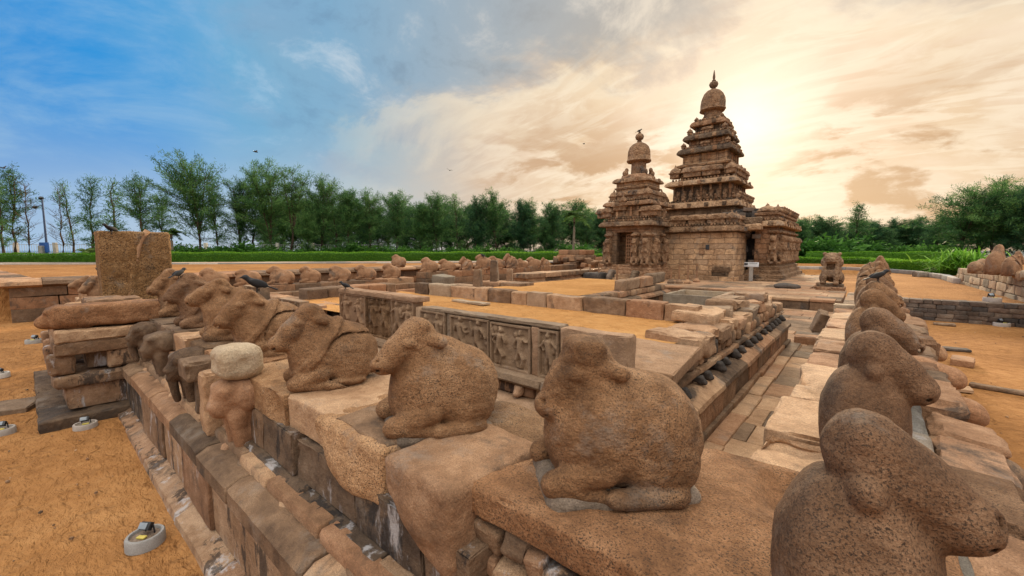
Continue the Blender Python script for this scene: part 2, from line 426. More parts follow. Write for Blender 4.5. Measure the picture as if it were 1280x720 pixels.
# ------------------------------------------------------------------ materials
def stone_mat(name, c1, c2, c3, speck=0.5, stain=0.5, white=0.0, fine=90.0, bump=0.6, joints=None, scale=1.0, carve=0.0):
    m = bpy.data.materials.new(name); m.use_nodes = True; w = NT(m.node_tree); w.n.clear()
    tc = w.node('ShaderNodeTexCoord'); oi = w.node('ShaderNodeObjectInfo')
    off = w.math('MULTIPLY', oi.outputs['Random'], 37.0)
    v = w.vmath('ADD', tc.outputs['Object'], off)
    at = w.node('ShaderNodeAttribute', attribute_name='tint'); ti = at.outputs['Fac']
    a = w.noise(v, 2.2 * scale, 6, 0.62); b = w.noise(v, 9.0 * scale, 5, 0.6)
    g = w.math('ADD', w.math('MULTIPLY', a, 0.55), w.math('MULTIPLY', b, 0.45))
    cr = w.noise(v, 0.9 * scale, 4, 0.6, 0.6); g = w.math('ADD', w.math('MULTIPLY', g, 0.72), w.math('MULTIPLY', cr, 0.28))
    g = w.math('ADD', g, w.math('MULTIPLY', w.math('SUBTRACT', ti, 0.5), 0.12))
    base = w.ramp(g, [(0.34, c1), (0.49, c2), (0.62, c3)])
    base = w.mix(1.0, base, w.ramp(ti, [(0, (0.55, 0.60, 0.66, 1)), (0.2, (0.88, 0.92, 0.96, 1)), (0.45, (1.0, 0.95, 0.90, 1)), (0.7, (1.14, 0.97, 0.88, 1)), (0.85, (1.20, 1.16, 1.10, 1)), (1, (1.42, 1.36, 1.28, 1))]), 'MULTIPLY')
    # crystals of the granite
    vo = w.node('ShaderNodeTexVoronoi'); w.put(vo.inputs['Vector'], v); vo.inputs['Scale'].default_value = fine
    n2 = w.noise(v, fine * 1.9, 3, 0.75)
    dark = w.math('MULTIPLY', w.maprange(n2, 0.50, 0.62, 0.0, speck), w.maprange(a, 0.32, 0.62, 0.45, 1.0))
    base = w.mix(dark, base, (0.035, 0.028, 0.024, 1))
    gr = w.maprange(vo.outputs['Distance'], 0.0, 0.6, 1.18, 0.84)
    grc = w.node('ShaderNodeCombineXYZ'); [w.put(grc.inputs[i], gr) for i in range(3)]
    base = w.mix(0.7, base, grc.outputs[0], 'MULTIPLY')
    # black algae and grey lichen with a shape of their own
    s1 = w.noise(v, 1.1 * scale, 8, 0.7, 0.5); sm = w.maprange(s1, 0.54, 0.66, 0.0, stain)
    base = w.mix(sm, base, (0.06, 0.050, 0.043, 1))
    s2 = w.noise(w.vmath('ADD', v, 71.0), 2.0 * scale, 7, 0.7); gm = w.maprange(s2, 0.56, 0.68, 0.0, 0.45)
    base = w.mix(gm, base, (0.27, 0.23, 0.19, 1))
    if white:
        mp = w.node('ShaderNodeMapping'); w.put(mp.inputs[0], v); mp.inputs['Scale'].default_value = (1, 1, 0.35)
        s3 = w.noise(mp.outputs[0], 5.0 * scale, 6, 0.7); wm = w.maprange(s3, 0.56, 0.66, 0.0, white)
        base = w.mix(wm, base, (0.50, 0.49, 0.50, 1))
        s4 = w.noise(w.vmath('ADD', mp.outputs[0], 33.0), 4.0 * scale, 6, 0.7); km = w.maprange(s4, 0.54, 0.60, 0.0, white)
        base = w.mix(km, base, (0.02, 0.02, 0.022, 1))
    pits = w.noise(v, fine * 0.33, 4, 0.65); rough = w.noise(v, 22.0 * scale, 6, 0.65)
    hgt = w.math('ADD', w.math('MULTIPLY', pits, 0.016), w.math('ADD', w.math('MULTIPLY', rough, 0.045), w.math('MULTIPLY', n2, 0.005)))
    hgt = w.math('SUBTRACT', hgt, w.math('MULTIPLY', w.maprange(n2, 0.52, 0.7, 0, 1), 0.004))
    if carve:
        sp0 = w.node('ShaderNodeSeparateXYZ'); w.put(sp0.inputs[0], w.vmath('ADD', v, w.vmath('SCALE', w.noise(v, 2.5, 2, out='Color'))))
        c0 = w.node('ShaderNodeCombineXYZ'); w.put(c0.inputs[0], w.math('ADD', sp0.outputs[0], sp0.outputs[1])); w.put(c0.inputs[1], w.math('MULTIPLY', sp0.outputs[2], 1.5))
        v1 = w.node('ShaderNodeTexVoronoi', distance='CHEBYCHEV'); w.put(v1.inputs['Vector'], c0.outputs[0]); v1.inputs['Scale'].default_value = 4.2
        v2 = w.node('ShaderNodeTexVoronoi'); w.put(v2.inputs['Vector'], v); v2.inputs['Scale'].default_value = 9.0
        cv = w.maprange(v1.outputs['Distance'], 0.28, 0.42, 0.0, 1.0); hgt = w.math('SUBTRACT', hgt, w.math('MULTIPLY', cv, carve)); hgt = w.math('SUBTRACT', hgt, w.math('MULTIPLY', v2.outputs['Distance'], carve * 1.1))
    if joints:
        bw, bh, dep = joints
        sp = w.node('ShaderNodeSeparateXYZ'); w.put(sp.inputs[0], v)
        cb = w.node('ShaderNodeCombineXYZ'); w.put(cb.inputs[0], w.math('ADD', sp.outputs[0], sp.outputs[1])); w.put(cb.inputs[1], sp.outputs[2])
        wv = w.noise(v, 1.7, 3, out='Color'); uv = w.vmath('ADD', cb.outputs[0], w.vmath('MULTIPLY', w.vmath('SUBTRACT', wv, (.5, .5, .5)), (0.30, 0.22, 0.0)))
        br = w.node('ShaderNodeTexBrick'); w.put(br.inputs['Vector'], uv); br.inputs['Scale'].default_value = 1.0
        br.inputs['Color1'].default_value = (0, 0, 0, 1); br.inputs['Color2'].default_value = (1, 1, 1, 1); br.inputs['Mortar'].default_value = (.5, .5, .5, 1)
        br.inputs['Mortar Size'].default_value = 0.022; br.inputs['Mortar Smooth'].default_value = 0.6
        br.inputs['Brick Width'].default_value = bw; br.inputs['Row Height'].default_value = bh; br.offset = 0.43; br.squash_frequency = 3; br.squash = 0.7
        base = w.mix(w.math('MULTIPLY', br.outputs['Fac'], 0.45), base, (0.05, 0.04, 0.035, 1))
        base = w.mix(0.55, base, w.ramp(br.outputs['Color'], [(0, (0.62, 0.62, 0.66, 1)), (0.5, (1, .95, .9, 1)), (1, (1.25, 1.18, 1.08, 1))]), 'MULTIPLY')
        hgt = w.math('SUBTRACT', hgt, w.math('MULTIPLY', br.outputs['Fac'], dep))
    bp = w.node('ShaderNodeBump'); bp.inputs['Strength'].default_value = bump; bp.inputs['Distance'].default_value = 1.0; w.put(bp.inputs['Height'], hgt)
    bs = w.node('ShaderNodeBsdfPrincipled'); w.put(bs.inputs['Base Color'], base); bs.inputs['Roughness'].default_value = 0.88
    bs.inputs['Specular IOR Level'].default_value = 0.25
    w.l.new(bp.outputs[0], bs.inputs['Normal'])
    o = w.node('ShaderNodeOutputMaterial'); w.l.new(bs.outputs[0], o.inputs[0]); return m

GR1, GR2, GR3 = (0.11, 0.060, 0.03, 1), (0.29, 0.165, 0.083, 1), (0.45, 0.285, 0.16, 1)
M_wall = stone_mat('weathered_granite', (0.11, .066, .04, 1), (0.30, .185, .108, 1), (0.46, .31, .195, 1), 0.5, 0.85)
M_plinth = stone_mat('limewashed_granite', (0.10, .064, .042, 1), (0.26, .165, .10, 1), (0.41, .29, .195, 1), 0.45, 0.9, white=0.75)
M_bull = stone_mat('golden_granite', GR1, GR2, GR3, 0.92, 0.45, fine=70, bump=0.85)
M_bulld = stone_mat('dark_granite', (0.085, .052, .032, 1), (0.205, .12, .068, 1), (0.34, .215, .13, 1), 0.85, 0.5, fine=75, bump=0.85)
M_far = stone_mat('pale_brown_granite', (0.16, .095, .055, 1), (0.30, .175, .098, 1), (0.40, .25, .15, 1), 0.35, 0.7, fine=40)
M_temple = stone_mat('sandstone_brown_granite', (0.09, .053, .032, 1), (0.275, .172, .10, 1), (0.46, .315, .20, 1), 0.4, 0.9, fine=22, bump=1.0, scale=0.5, carve=0.05)
M_templew = stone_mat('temple_block_wall', (0.09, .053, .032, 1), (0.275, .172, .10, 1), (0.46, .315, .20, 1), 0.4, 0.8, fine=22, bump=1.0, joints=(0.95, 0.36, 0.05), scale=0.5, carve=0.02)
M_jamb = stone_mat('rough_ochre_granite', (0.17, .095, .04, 1), (0.34, .20, .085, 1), (0.50, .32, .16, 1), 0.9, 0.5, fine=26, bump=2.2)
M_grey = stone_mat('grey_relief_granite', (0.19, .128, .085, 1), (0.34, .235, .15, 1), (0.46, .33, .225, 1), 0.45, 0.6, fine=80, bump=0.5)
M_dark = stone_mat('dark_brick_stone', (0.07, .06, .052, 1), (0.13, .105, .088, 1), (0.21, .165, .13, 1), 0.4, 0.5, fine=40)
M_floor = stone_mat('paving_granite', (0.20, .125, .075, 1), (0.35, .225, .135, 1), (0.45, .31, .20, 1), 0.35, 0.4, fine=50, bump=0.6)
M_pale = stone_mat('pale_stone', (0.27, .21, .145, 1), (0.38, .30, .21, 1), (0.47, .39, .29, 1), 0.35, 0.2, fine=60)
M_conc = stone_mat('cast_concrete', (0.25, .245, .235, 1), (0.36, .35, .335, 1), (0.45, .44, .42, 1), 0.25, 0.15, fine=120, bump=0.25)
M_mortar = stone_mat('grey_mortar', (0.15, .125, .10, 1), (0.26, .225, .18, 1), (0.40, .355, .30, 1), 0.4, 0.5, white=0.3, fine=90, bump=0.8)

def plain(name, c, rough=0.6, metal=0.0, var=0.25, scale=8.0, emit=None):
    m = bpy.data.materials.new(name); m.use_nodes = True; w = NT(m.node_tree); bs = w.n['Principled BSDF']
    tc = w.node('ShaderNodeTexCoord'); n = w.noise(tc.outputs['Object'], scale, 5, 0.6)
    k = w.ramp(n, [(0.3, 1 - var), (0.7, 1 + var)]); w.put(bs.inputs['Base Color'], w.mix(1.0, (*c[:3], 1), k, 'MULTIPLY'))
    bs.inputs['Roughness'].default_value = rough; bs.inputs['Metallic'].default_value = metal; return m
M_crow = plain('black_feathers', (0.006, 0.006, 0.008), 0.65)
M_crowgrey = plain('grey_neck_feathers', (0.05, 0.045, 0.045), 0.6)
M_lampm = plain('black_metal', (0.02, 0.022, 0.026), 0.35, 0.3)
M_glass = plain('lamp_glass', (0.22, 0.26, 0.30), 0.15)
M_yellow = plain('yellow_tag', (0.55, 0.45, 0.10), 0.6)
M_blue = plain('blue_paint', (0.02, 0.10, 0.36), 0.5)
M_post = plain('lamp_post_paint', (0.05, 0.08, 0.17), 0.5)
M_white = plain('white_paint', (0.55, 0.56, 0.58), 0.5, 0, 0.06)
M_black = plain('black_ink_and_shade', (0.03, 0.03, 0.035), 0.6)
M_drop = plain('bird_lime', (0.62, 0.61, 0.58), 0.8)
M_fence = plain('grey_fence_paint', (0.30, 0.31, 0.33), 0.6)
M_bark = stone_mat('casuarina_bark', (0.045, .032, .024, 1), (0.09, .065, .048, 1), (0.15, .115, .085, 1), 0.3, 0.3, fine=30, bump=0.8)
M_palmbark = stone_mat('palm_bark', (0.13, .11, .09, 1), (0.22, .19, .15, 1), (0.30, .26, .21, 1), 0.3, 0.3, fine=30)

def leaf_mat(name, c1, c2, c3, trans=0.35, rough=0.55):
    m = bpy.data.materials.new(name); m.use_nodes = True; w = NT(m.node_tree); w.n.clear()
    at = w.node('ShaderNodeAttribute', attribute_name='tint'); oi = w.node('ShaderNodeObjectInfo')
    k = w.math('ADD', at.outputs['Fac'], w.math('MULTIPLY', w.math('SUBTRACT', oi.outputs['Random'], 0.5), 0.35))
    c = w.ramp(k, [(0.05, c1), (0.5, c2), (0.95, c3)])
    bs = w.node('ShaderNodeBsdfPrincipled'); w.put(bs.inputs['Base Color'], c); bs.inputs['Roughness'].default_value = rough; bs.inputs['Specular IOR Level'].default_value = 0.2
    tr = w.node('ShaderNodeBsdfTranslucent'); w.put(tr.inputs[0], c)
    mx = w.node('ShaderNodeMixShader'); mx.inputs[0].default_value = trans; w.l.new(bs.outputs[0], mx.inputs[1]); w.l.new(tr.outputs[0], mx.inputs[2])
    o = w.node('ShaderNodeOutputMaterial'); w.l.new(mx.outputs[0], o.inputs[0]); return m
M_needle = leaf_mat('casuarina_needles', (0.024, 0.078, 0.030, 1), (0.068, 0.170, 0.050, 1), (0.17, 0.31, 0.085, 1), 0.45)
M_needlew = leaf_mat('dark_needles', (0.018, 0.064, 0.034, 1), (0.047, 0.128, 0.050, 1), (0.115, 0.23, 0.07, 1), 0.45)
M_hedge = leaf_mat('hedge_leaves', (0.05, 0.15, 0.012, 1), (0.12, 0.29, 0.018, 1), (0.24, 0.44, 0.04, 1))
M_bush = leaf_mat('bush_leaves', (0.03, 0.10, 0.02, 1), (0.075, 0.20, 0.03, 1), (0.16, 0.34, 0.06, 1))
M_blade = leaf_mat('long_blades', (0.07, 0.20, 0.015, 1), (0.15, 0.36, 0.03, 1), (0.28, 0.52, 0.08, 1))
M_frond = leaf_mat('palm_fronds', (0.03, 0.08, 0.02, 1), (0.08, 0.16, 0.03, 1), (0.20, 0.26, 0.07, 1))

def sand_mat(name, c1, c2, c3, bump=1.0):
    m = bpy.data.materials.new(name); m.use_nodes = True; w = NT(m.node_tree); w.n.clear()
    geo = w.node('ShaderNodeNewGeometry'); v = geo.outputs['Position']
    a = w.noise(v, 0.45, 6, 0.6); b = w.noise(v, 5.0, 5, 0.65); f = w.noise(v, 160.0, 2, 0.6)
    g = w.math('ADD', w.math('MULTIPLY', a, 0.5), w.math('ADD', w.math('MULTIPLY', b, 0.35), w.math('MULTIPLY', f, 0.15)))
    c = w.ramp(g, [(0.36, c1), (0.5, c2), (0.64, c3)])
    pb = w.noise(v, 34.0, 3, 0.6); c = w.mix(w.maprange(pb, 0.68, 0.74, 0, 0.5), c, (0.10, 0.05, 0.025, 1))
    wv = w.node('ShaderNodeMapping'); w.put(wv.inputs[0], v); wv.inputs['Rotation'].default_value = (0, 0, 0.6); wv.inputs['Scale'].default_value = (1, 2.1, 1)
    vf = w.node('ShaderNodeTexVoronoi'); w.put(vf.inputs['Vector'], w.vmath('ADD', v, w.vmath('SCALE', w.noise(v, 3.0, 3, out='Color')))); vf.inputs['Scale'].default_value = 2.6; ft = w.maprange(vf.outputs['Distance'], 0.0, 0.42, 0.0, 1.0)
    h1 = w.noise(wv.outputs[0], 5.0, 4, 0.6, 0.4); h2 = w.noise(wv.outputs[0], 15.0, 4, 0.6, 0.3); h3 = w.noise(v, 90.0, 3, 0.6)
    h = w.math('ADD', w.math('MULTIPLY', ft, 0.045), w.math('MULTIPLY', h1, 0.10))
    h = w.math('ADD', h, w.math('ADD', w.math('MULTIPLY', h2, 0.032), w.math('MULTIPLY', h3, 0.004)))
    bp = w.node('ShaderNodeBump'); bp.inputs['Strength'].default_value = bump; bp.inputs['Distance'].default_value = 1.0; w.put(bp.inputs['Height'], h)
    bs = w.node('ShaderNodeBsdfPrincipled'); w.put(bs.inputs['Base Color'], c); bs.inputs['Roughness'].default_value = 0.95; bs.inputs['Specular IOR Level'].default_value = 0.1
    w.l.new(bp.outputs[0], bs.inputs['Normal'])
    o = w.node('ShaderNodeOutputMaterial'); w.l.new(bs.outputs[0], o.inputs[0]); return m
M_sand = sand_mat('orange_sand', (0.22, 0.100, 0.034, 1), (0.355, 0.170, 0.060, 1), (0.47, 0.245, 0.095, 1))
M_sandl = sand_mat('bright_orange_sand', (0.38, 0.18, 0.06, 1), (0.53, 0.265, 0.09, 1), (0.62, 0.34, 0.13, 1))
def grass_mat():
    m = bpy.data.materials.new('lawn_and_soil'); m.use_nodes = True; w = NT(m.node_tree); bs = w.n['Principled BSDF']
    geo = w.node('ShaderNodeNewGeometry'); n = w.noise(geo.outputs['Position'], 0.6, 8, 0.7)
    w.put(bs.inputs['Base Color'], w.ramp(n, [(0.35, (0.04, 0.07, 0.02, 1)), (0.5, (0.07, 0.13, 0.03, 1)), (0.68, (0.16, 0.15, 0.06, 1))])); bs.inputs['Roughness'].default_value = 0.95
    return m
M_grass = grass_mat()
def water_mat():
    m = bpy.data.materials.new('sea_water'); m.use_nodes = True; w = NT(m.node_tree); bs = w.n['Principled BSDF']
    geo = w.node('ShaderNodeNewGeometry'); n = w.noise(geo.outputs['Position'], 0.25, 6, 0.7)
    bs.inputs['Base Color'].default_value = (0.10, 0.16, 0.20, 1); bs.inputs['Roughness'].default_value = 0.25
    bp = w.node('ShaderNodeBump'); bp.inputs['Distance'].default_value = 1.0; bp.inputs['Strength'].default_value = 0.5; w.put(bp.inputs['Height'], n); w.l.new(bp.outputs[0], bs.inputs['Normal'])
    return m
M_sea = water_mat()

# ------------------------------------------------------------------ ground
rng = random.Random(11)
def smooth(x, a, b):
    t = np.clip((x - a) / (b - a), 0, 1); return t * t * (3 - 2 * t)
def ground_h(x, y):
    left = 1.28 * smooth(-x, 22.6, 23.0)
    left = left * (1 - smooth(-y, 1.6, 2.2) * (x > -30))                # the sunken strip outside the front wall
    far = 1.1 * smooth(y, 48, 50)
    right = 0.68 * smooth(y, 20.55, 20.7) * smooth(x, 0.95, 1.05)
    right = np.maximum(right, 0.35 * smooth(y, 26, 34) * (x > -3.4))
    h = np.maximum(np.maximum(left, far), right)
    r = np.hypot(x, y)
    return h - 3.0 * smooth(r, 125, 160)
def sheet(name, xs, ys, hf, mat):
    X, Y = np.meshgrid(xs, ys, indexing='ij'); Z = hf(X, Y); n, m = X.shape
    V = np.stack([X, Y, Z], -1).reshape(-1, 3)
    F = [(i * m + j, (i + 1) * m + j, (i + 1) * m + j + 1, i * m + j + 1) for i in range(n - 1) for j in range(m - 1)]
    o = MB().add(V, F, 0.5).build(name, mat, smooth=180); return o
xs = np.concatenate([[-4000, -900, -300, -170, -150, -130], np.arange(-110, -24, 3.0), [-23.2, -23.0, -22.9, -22.8, -22.7, -22.6, -22.4], np.arange(-21, -10, 0.5), np.arange(-10, 3.2, 0.12), np.arange(3.3, 12, 0.6), np.arange(14, 110, 6), [130, 150, 170, 300, 900, 4000]])
ys = np.concatenate([[-4000, -900, -300, -120, -50, -25, -14, -9], np.arange(-6, -3, 0.4), np.arange(-3, 8, 0.12), np.arange(8, 20.4, 0.5), [20.55, 20.6, 20.65, 20.7], np.arange(21, 48, 0.9), [48, 48.7, 49.4, 50], np.arange(53, 120, 5), [125, 140, 160, 300, 900, 4000]])
def ground_full(x, y):
    h = ground_h(x, y); near = 1 - smooth(np.hypot(x, y), 14, 22)
    p = np.stack([x, y * 1.6, np.zeros_like(x)], -1)
    return h + near * (0.022 * fbm(p, 2.3, 3) + 0.03 * fbm(p + 9, 0.7, 2)) - 0.02
tag(sheet('ground', xs, ys, ground_full, M_sand), kind='structure')
S2 = 6000
sea = MB().add([(-S2, -S2, -.8), (S2, -S2, -.8), (S2, S2, -.8), (-S2, S2, -.8)], [(0, 1, 2, 3)]).build('sea', M_sea); tag(sea, kind='structure')

# ------------------------------------------------------------------ front enclosure wall (along x, the bulls stand on it)
random.seed(5); rng = random.Random(21)
WT = 1.35; WR = 1.25
CEMENT = []
fw_ = empty('enclosure_wall', (-5, 1.5, 0), 'long moulded granite wall with animal brackets, from the near corner to the left gate pier', 'wall', None)
mb = MB(); profile_course(mb, 'x', -8.45, -1.10, [(.715, -.05), (1.0, -.05), (1.0, .085), (.85, .08), (.80, .055), (.73, .035)], .9, 1.7, rng=rng, amp=.008, gap=.016); mb.build('kerb', M_plinth, fw_)
mb = MB(); course(mb, 'x', -8.45, -1.12, .865, 1.3, .08, .52, .8, 1.5, rng=rng, r=.010, res=.09, amp=.006, gap=.016, jit=.014); mb.build('plinth', M_plinth, fw_)
mb = MB(); profile_course(mb, 'x', -8.40, -1.12, [(1.3, .525), (.86, .525), (.845, .54), (.845, .655), (.93, .705), (1.3, .71)][::-1], .7, 1.3, rng=rng, amp=.005, freq=9, gap=.02, jit=.012); mb.build('torus_moulding', M_wall, fw_)
mb = MB(); course(mb, 'x', -8.40, -1.13, 1.08, 1.5, .68, .80, .5, 1.1, rng=rng, r=.02, res=.08, amp=.012); mb.build('recess_course', M_plinth, fw_)
mb = MB(); profile_course(mb, 'x', -8.40, -1.13, [(1.04, .685), (1.015, .70), (1.015, .755), (1.03, .78), (1.12, .785), (1.12, .68)][::-1], .5, 1.2, rng=rng, amp=.007, freq=9, jit=.012, gap=.018); mb.build('string_course', M_wall, fw_)
mb = MB(); course(mb, 'x', -8.40, -1.20, 1.145, 1.62, .785, 1.10, .45, .9, rng=rng, r=.014, res=.05, amp=.010, chip=.04, jit=.018, gap=.016); mb.build('wall_face', M_plinth, fw_)
mb = MB(); course(mb, 'x', -8.6, -1.0, 1.8, 2.08, -.05, .62, .5, 1.0, rng=rng, r=.02, res=.14); course(mb, 'x', -8.6, -1.0, 1.8, 2.1, .62, 1.10, .5, 1.0, rng=rng, r=.02, res=.14); mb.build('inner_face', M_wall, fw_)
x = -8.4
while x < -1.9:
    L = rng.uniform(.62, 1.15)
    if -1.9 - (x + L) < .4: L = -1.9 - x
    mb = MB(); yo = rng.uniform(-.015, .03); zo = rng.uniform(-.012, .012)
    stone_box(mb, (x + L / 2, 1.645 + yo / 2, 1.222 + zo), (L - .014, .95 - yo, .255), rotm(rng.uniform(-.02, .02), rng.uniform(-.012, .012), rng.uniform(-.012, .012)), r=.022, res=.045, amp=.012, freq=8, chip=.07)
    mb.build('coping_block', M_wall if rng.random() < .6 else M_bull, fw_); x += L
mb = MB(); stone_box(mb, (-1.62, 1.80, 1.235), (.62, .7, .22), None, .04, .05, .02, chip=.06); mb.build('coping_block', M_bull, fw_)
# small worn heads hanging from the string course
def lump(s, seed):
    sd = np.array([seed * 7.1, seed * 3.3, 0])
    def f(p):
        q = p / s
        d = sd_ell(q, (0, 0, 0), (.05, .055, .06)); d = smin(d, sd_ell(q, (0, -.04, -.025), (.032, .04, .03)), .03)
        d = smin(d, sd_ell(q, (.035, .0, .035), (.02, .03, .022)), .02); d = smin(d, sd_ell(q, (-.035, .0, .035), (.02, .03, .022)), .02)
        d = smin(d, sd_box(q, (0, .05, .0), (.03, .06, .03), .015), .03)
        return d * s + .007 * fbm(p + sd, 30, 2)
    return surfnet(f, (-.11 * s, -.12 * s, -.10 * s), (.11 * s, .13 * s, .10 * s), .011 * s)
lumps = [lump(1.0, i) for i in range(4)]
x = -8.2
while x < -1.5:
    V, F = rng.choice(lumps); MB().add(V * rng.uniform(.85, 1.15) + np.array([x, 1.035, .665]), F).build('head_ornament', M_wall, fw_, smooth=180); x += rng.uniform(.34, .46)
# brackets: worn elephant and lion busts over stub pilasters
def bust(seed, w=.2, kind=0):
    sd = np.array([seed * 5.7, 1.0, seed * 2.1])
    def f(p):
        d = sd_box(p, (0, .06, .0), (w * .85, .20, .17), .06)
        d = smin(d, sd_ell(p, (0, -.14, .04), (w * .85, .14, .14)), .06)
        d = smin(d, sd_ell(p, (0, -.22, -.06), (w * .55, .10, .10)), .05)
        for s in (-1, 1):
            d = smin(d, sd_ell(p, (s * w * .55, -.20, .09), (.055, .06, .05)), .025)
            d = smin(d, sd_ell(p, (s * w * .95, -.04, .02), (.04, .10, .11)), .03)
            d = smin(d, sd_cone(p, (s * w * .5, -.13, -.15), (s * w * .45, -.10, -.42), .065, .055), .04)
        if kind == 1: d = smin(d, sd_cone(p, (0, -.28, -.05), (0, -.22, -.38), .06, .04), .04)
        d = smin(d, sd_box(p, (0, .02, -.30), (w * .7, .12, .16), .03), .03)
        d = smax(d, -sd_cone(p, (-w * .5, -.32, -.09), (w * .5, -.32, -.09), .022, .022), .02)
        return d + .010 * fbm(p + sd, 14, 3) + .012 * fbm(p + sd, 5, 2)
    return surfnet(f, (-w * 1.5, -.4, -.5), (w * 1.5, .3, .26), .02)
for i, (bx, w, k) in enumerate(((-8.05, .19, 1), (-7.0, .19, 0), (-5.55, .19, 1), (-4.0, .19, 0))):
    V, F = bust(i + 1, w, k); MB().add(V * np.array([1, .95, .95]) + np.array([bx, 1.18, 1.17]), F).build('animal_bracket', M_wall if i % 2 else M_bulld, fw_, smooth=180)
mb = MB(); stone_box(mb, (-4.55, 1.10, 1.0), (.17, .26, .58), None, .03, .04, .015, chip=.03); mb.build('stub_pilaster', M_wall, fw_)
mb = MB(); stone_box(mb, (-5.05, 1.10, 1.22), (.34, .34, .20), None, .04, .04, .018, chip=.05); stone_box(mb, (-5.02, 1.13, .95), (.17, .24, .36), None, .03, .04, .015); mb.build('stub_pilaster', M_wall, fw_)
for (bx, by, bz, sx, sy, sz, rz, m_) in ((-2.28, 1.42, 1.17, .76, .56, .36, .03, M_bull), (-1.56, 1.45, 1.15, .56, .66, .42, -.06, M_bull)):
    def fb(p, sx=sx, sy=sy, sz=sz, bx=bx):
        d = sd_box(p, (0, 0, 0), (sx / 2, sy / 2, sz / 2), .045); d = smin(d, sd_ell(p, (.03, -sy * .36, -.02), (sx * .40, .12, .16)), .06)
        if bx > -2: d = smin(d, sd_box(p, (.10, -sy * .30, -.26), (sx * .26, .10, .16), .05), .05)
        d = smax(d, p @ np.array([-.5, -.35, -.79]) - .235, .04)
        return d + .018 * fbm(p + bx, 5, 3) + .006 * fbm(p + bx, 24, 2)
    V, F = surfnet(fb, (-.5, -.6, -.6), (.5, .5, .42), .02)
    MB().add(V @ rotm(0, 0, rz).T + np.array([bx, by, bz]), F).build('bulging_bracket', m_ if bx < -2 else M_wall, fw_, smooth=180)
# the boulder cemented on a bracket
def fboul(p): return sd_box(p, (0, 0, 0), (.17, .17, .135), .09) + .022 * fbm(p + 3, 6, 3) + .012 * np.abs(fbm(p + 7, 3, 2)) + .005 * fbm(p, 28, 2)
V, F = surfnet(fboul, (-.28, -.28, -.25), (.28, .28, .25), .013)
tag(MB().add(V, F, .9).build('boulder', M_pale, smooth=180, origin=(-4.0, 1.0, 1.37)) if False else MB().add(V + np.array([-3.98, 1.10, 1.475]), F, .9).build('boulder', M_pale, smooth=180, origin=(-3.98, 1.10, 1.33)), 'rough pale boulder cemented on a carved bracket of the front wall', 'boulder')

# ---- corner slab with rubble below, and the right hand enclosure wall along y
cs = empty('corner_wall', (-.7, 1.7, 0), 'flat reddish corner slab laid over rubble, under the big near bull', 'wall')
mb = MB(); stone_box(mb, (-.52, 1.80, 1.272), (1.66, 1.10, .15), rotm(0, 0, .01), r=.03, res=.03, amp=.014, freq=7, chip=.06, tint=.62); mb.build('corner_slab', M_bull, cs)
mb = MB()
for row in range(9):
    z = 1.13 - row * .115; x = -1.30
    while x < .3:
        L = rng.uniform(.10, .26); stone_box(mb, (x + L / 2, 1.34 + rng.uniform(-.02, .03), z + rng.uniform(-.02, .02)), (L, .22, rng.uniform(.09, .13)), rotm(rng.uniform(-.2, .2), rng.uniform(-.25, .25), rng.uniform(-.2, .2)), r=.035, res=.03, amp=.014, freq=12); x += L * .97
mb.build('rubble_fill', M_plinth, cs)
mb = MB(); stone_box(mb, (-.5, 1.86, .58), (1.6, .94, 1.22), None, .05, .1, .03, freq=9, tint=.35); mb.build('mortar_core', M_mortar, cs)

rw = empty('enclosure_wall', (.05, 8, 0), 'long granite wall with a worn inner ledge under the right row of bulls', 'wall')
RY1 = 17.5
mb = MB(); course(mb, 'y', 2.15, RY1, -.44, .4, -.05, .60, .6, 1.1, rng=rng, r=.02, res=.12); course(mb, 'y', 2.15, RY1, -.43, .4, .60, 1.04, .5, 1.0, rng=rng, r=.02, res=.1); mb.build('inner_face', M_wall, rw)
mb = MB(); course(mb, 'y', 1.3, RY1, .25, .62, -.05, .45, .6, 1.1, rng=rng, r=.03, res=.1); course(mb, 'y', 1.3, RY1, .25, .60, .45, .9, .6, 1.1, rng=rng, r=.03, res=.1, amp=.02); mb.build('outer_face', M_wall, rw)
y = 2.28
while y < 10.6:
    L = rng.uniform(.7, 1.35); L = min(L, 10.6 - y); mb = MB()
    stone_box(mb, (-.25 + rng.uniform(-.015, .015), y + L / 2, 1.135 + rng.uniform(-.012, .012)), (.40, L - .02, .22), rotm(rng.uniform(-.015, .015), rng.uniform(-.03, .03), rng.uniform(-.02, .02)), r=.035, res=.04, amp=.016, freq=6, chip=.07, tint=rng.uniform(.5, 1))
    mb.build('ledge_stone', M_floor if rng.random() < .6 else M_wall, rw); y += L
mb = MB(); stone_box(mb, (-.27, 10.75, .95), (.42, .16, .72), None, .02, .06, .012); mb.build('end_stone', M_pale, rw)
mb = MB(); course(mb, 'y', 1.28, RY1, -.06, .36, 1.0, 1.235, .6, 1.2, rng=rng, r=.05, res=.06, amp=.02, chip=.06); mb.build('core_course', M_mortar, rw)
y = 1.2
while y < RY1:
    L = rng.uniform(.45, .95); mb = MB()
    stone_box(mb, (.52 + rng.uniform(-.06, .07), y + L / 2, 1.03 + rng.uniform(-.05, .04)), (rng.uniform(.34, .5), L - .02, .30), rotm(rng.uniform(-.06, .06), rng.uniform(.0, .16), rng.uniform(-.08, .08)), r=.07, res=.05, amp=.022, freq=6, chip=.10)
    mb.build('coping_block', rng.choice((M_wall, M_bulld, M_wall)), rw); y += L
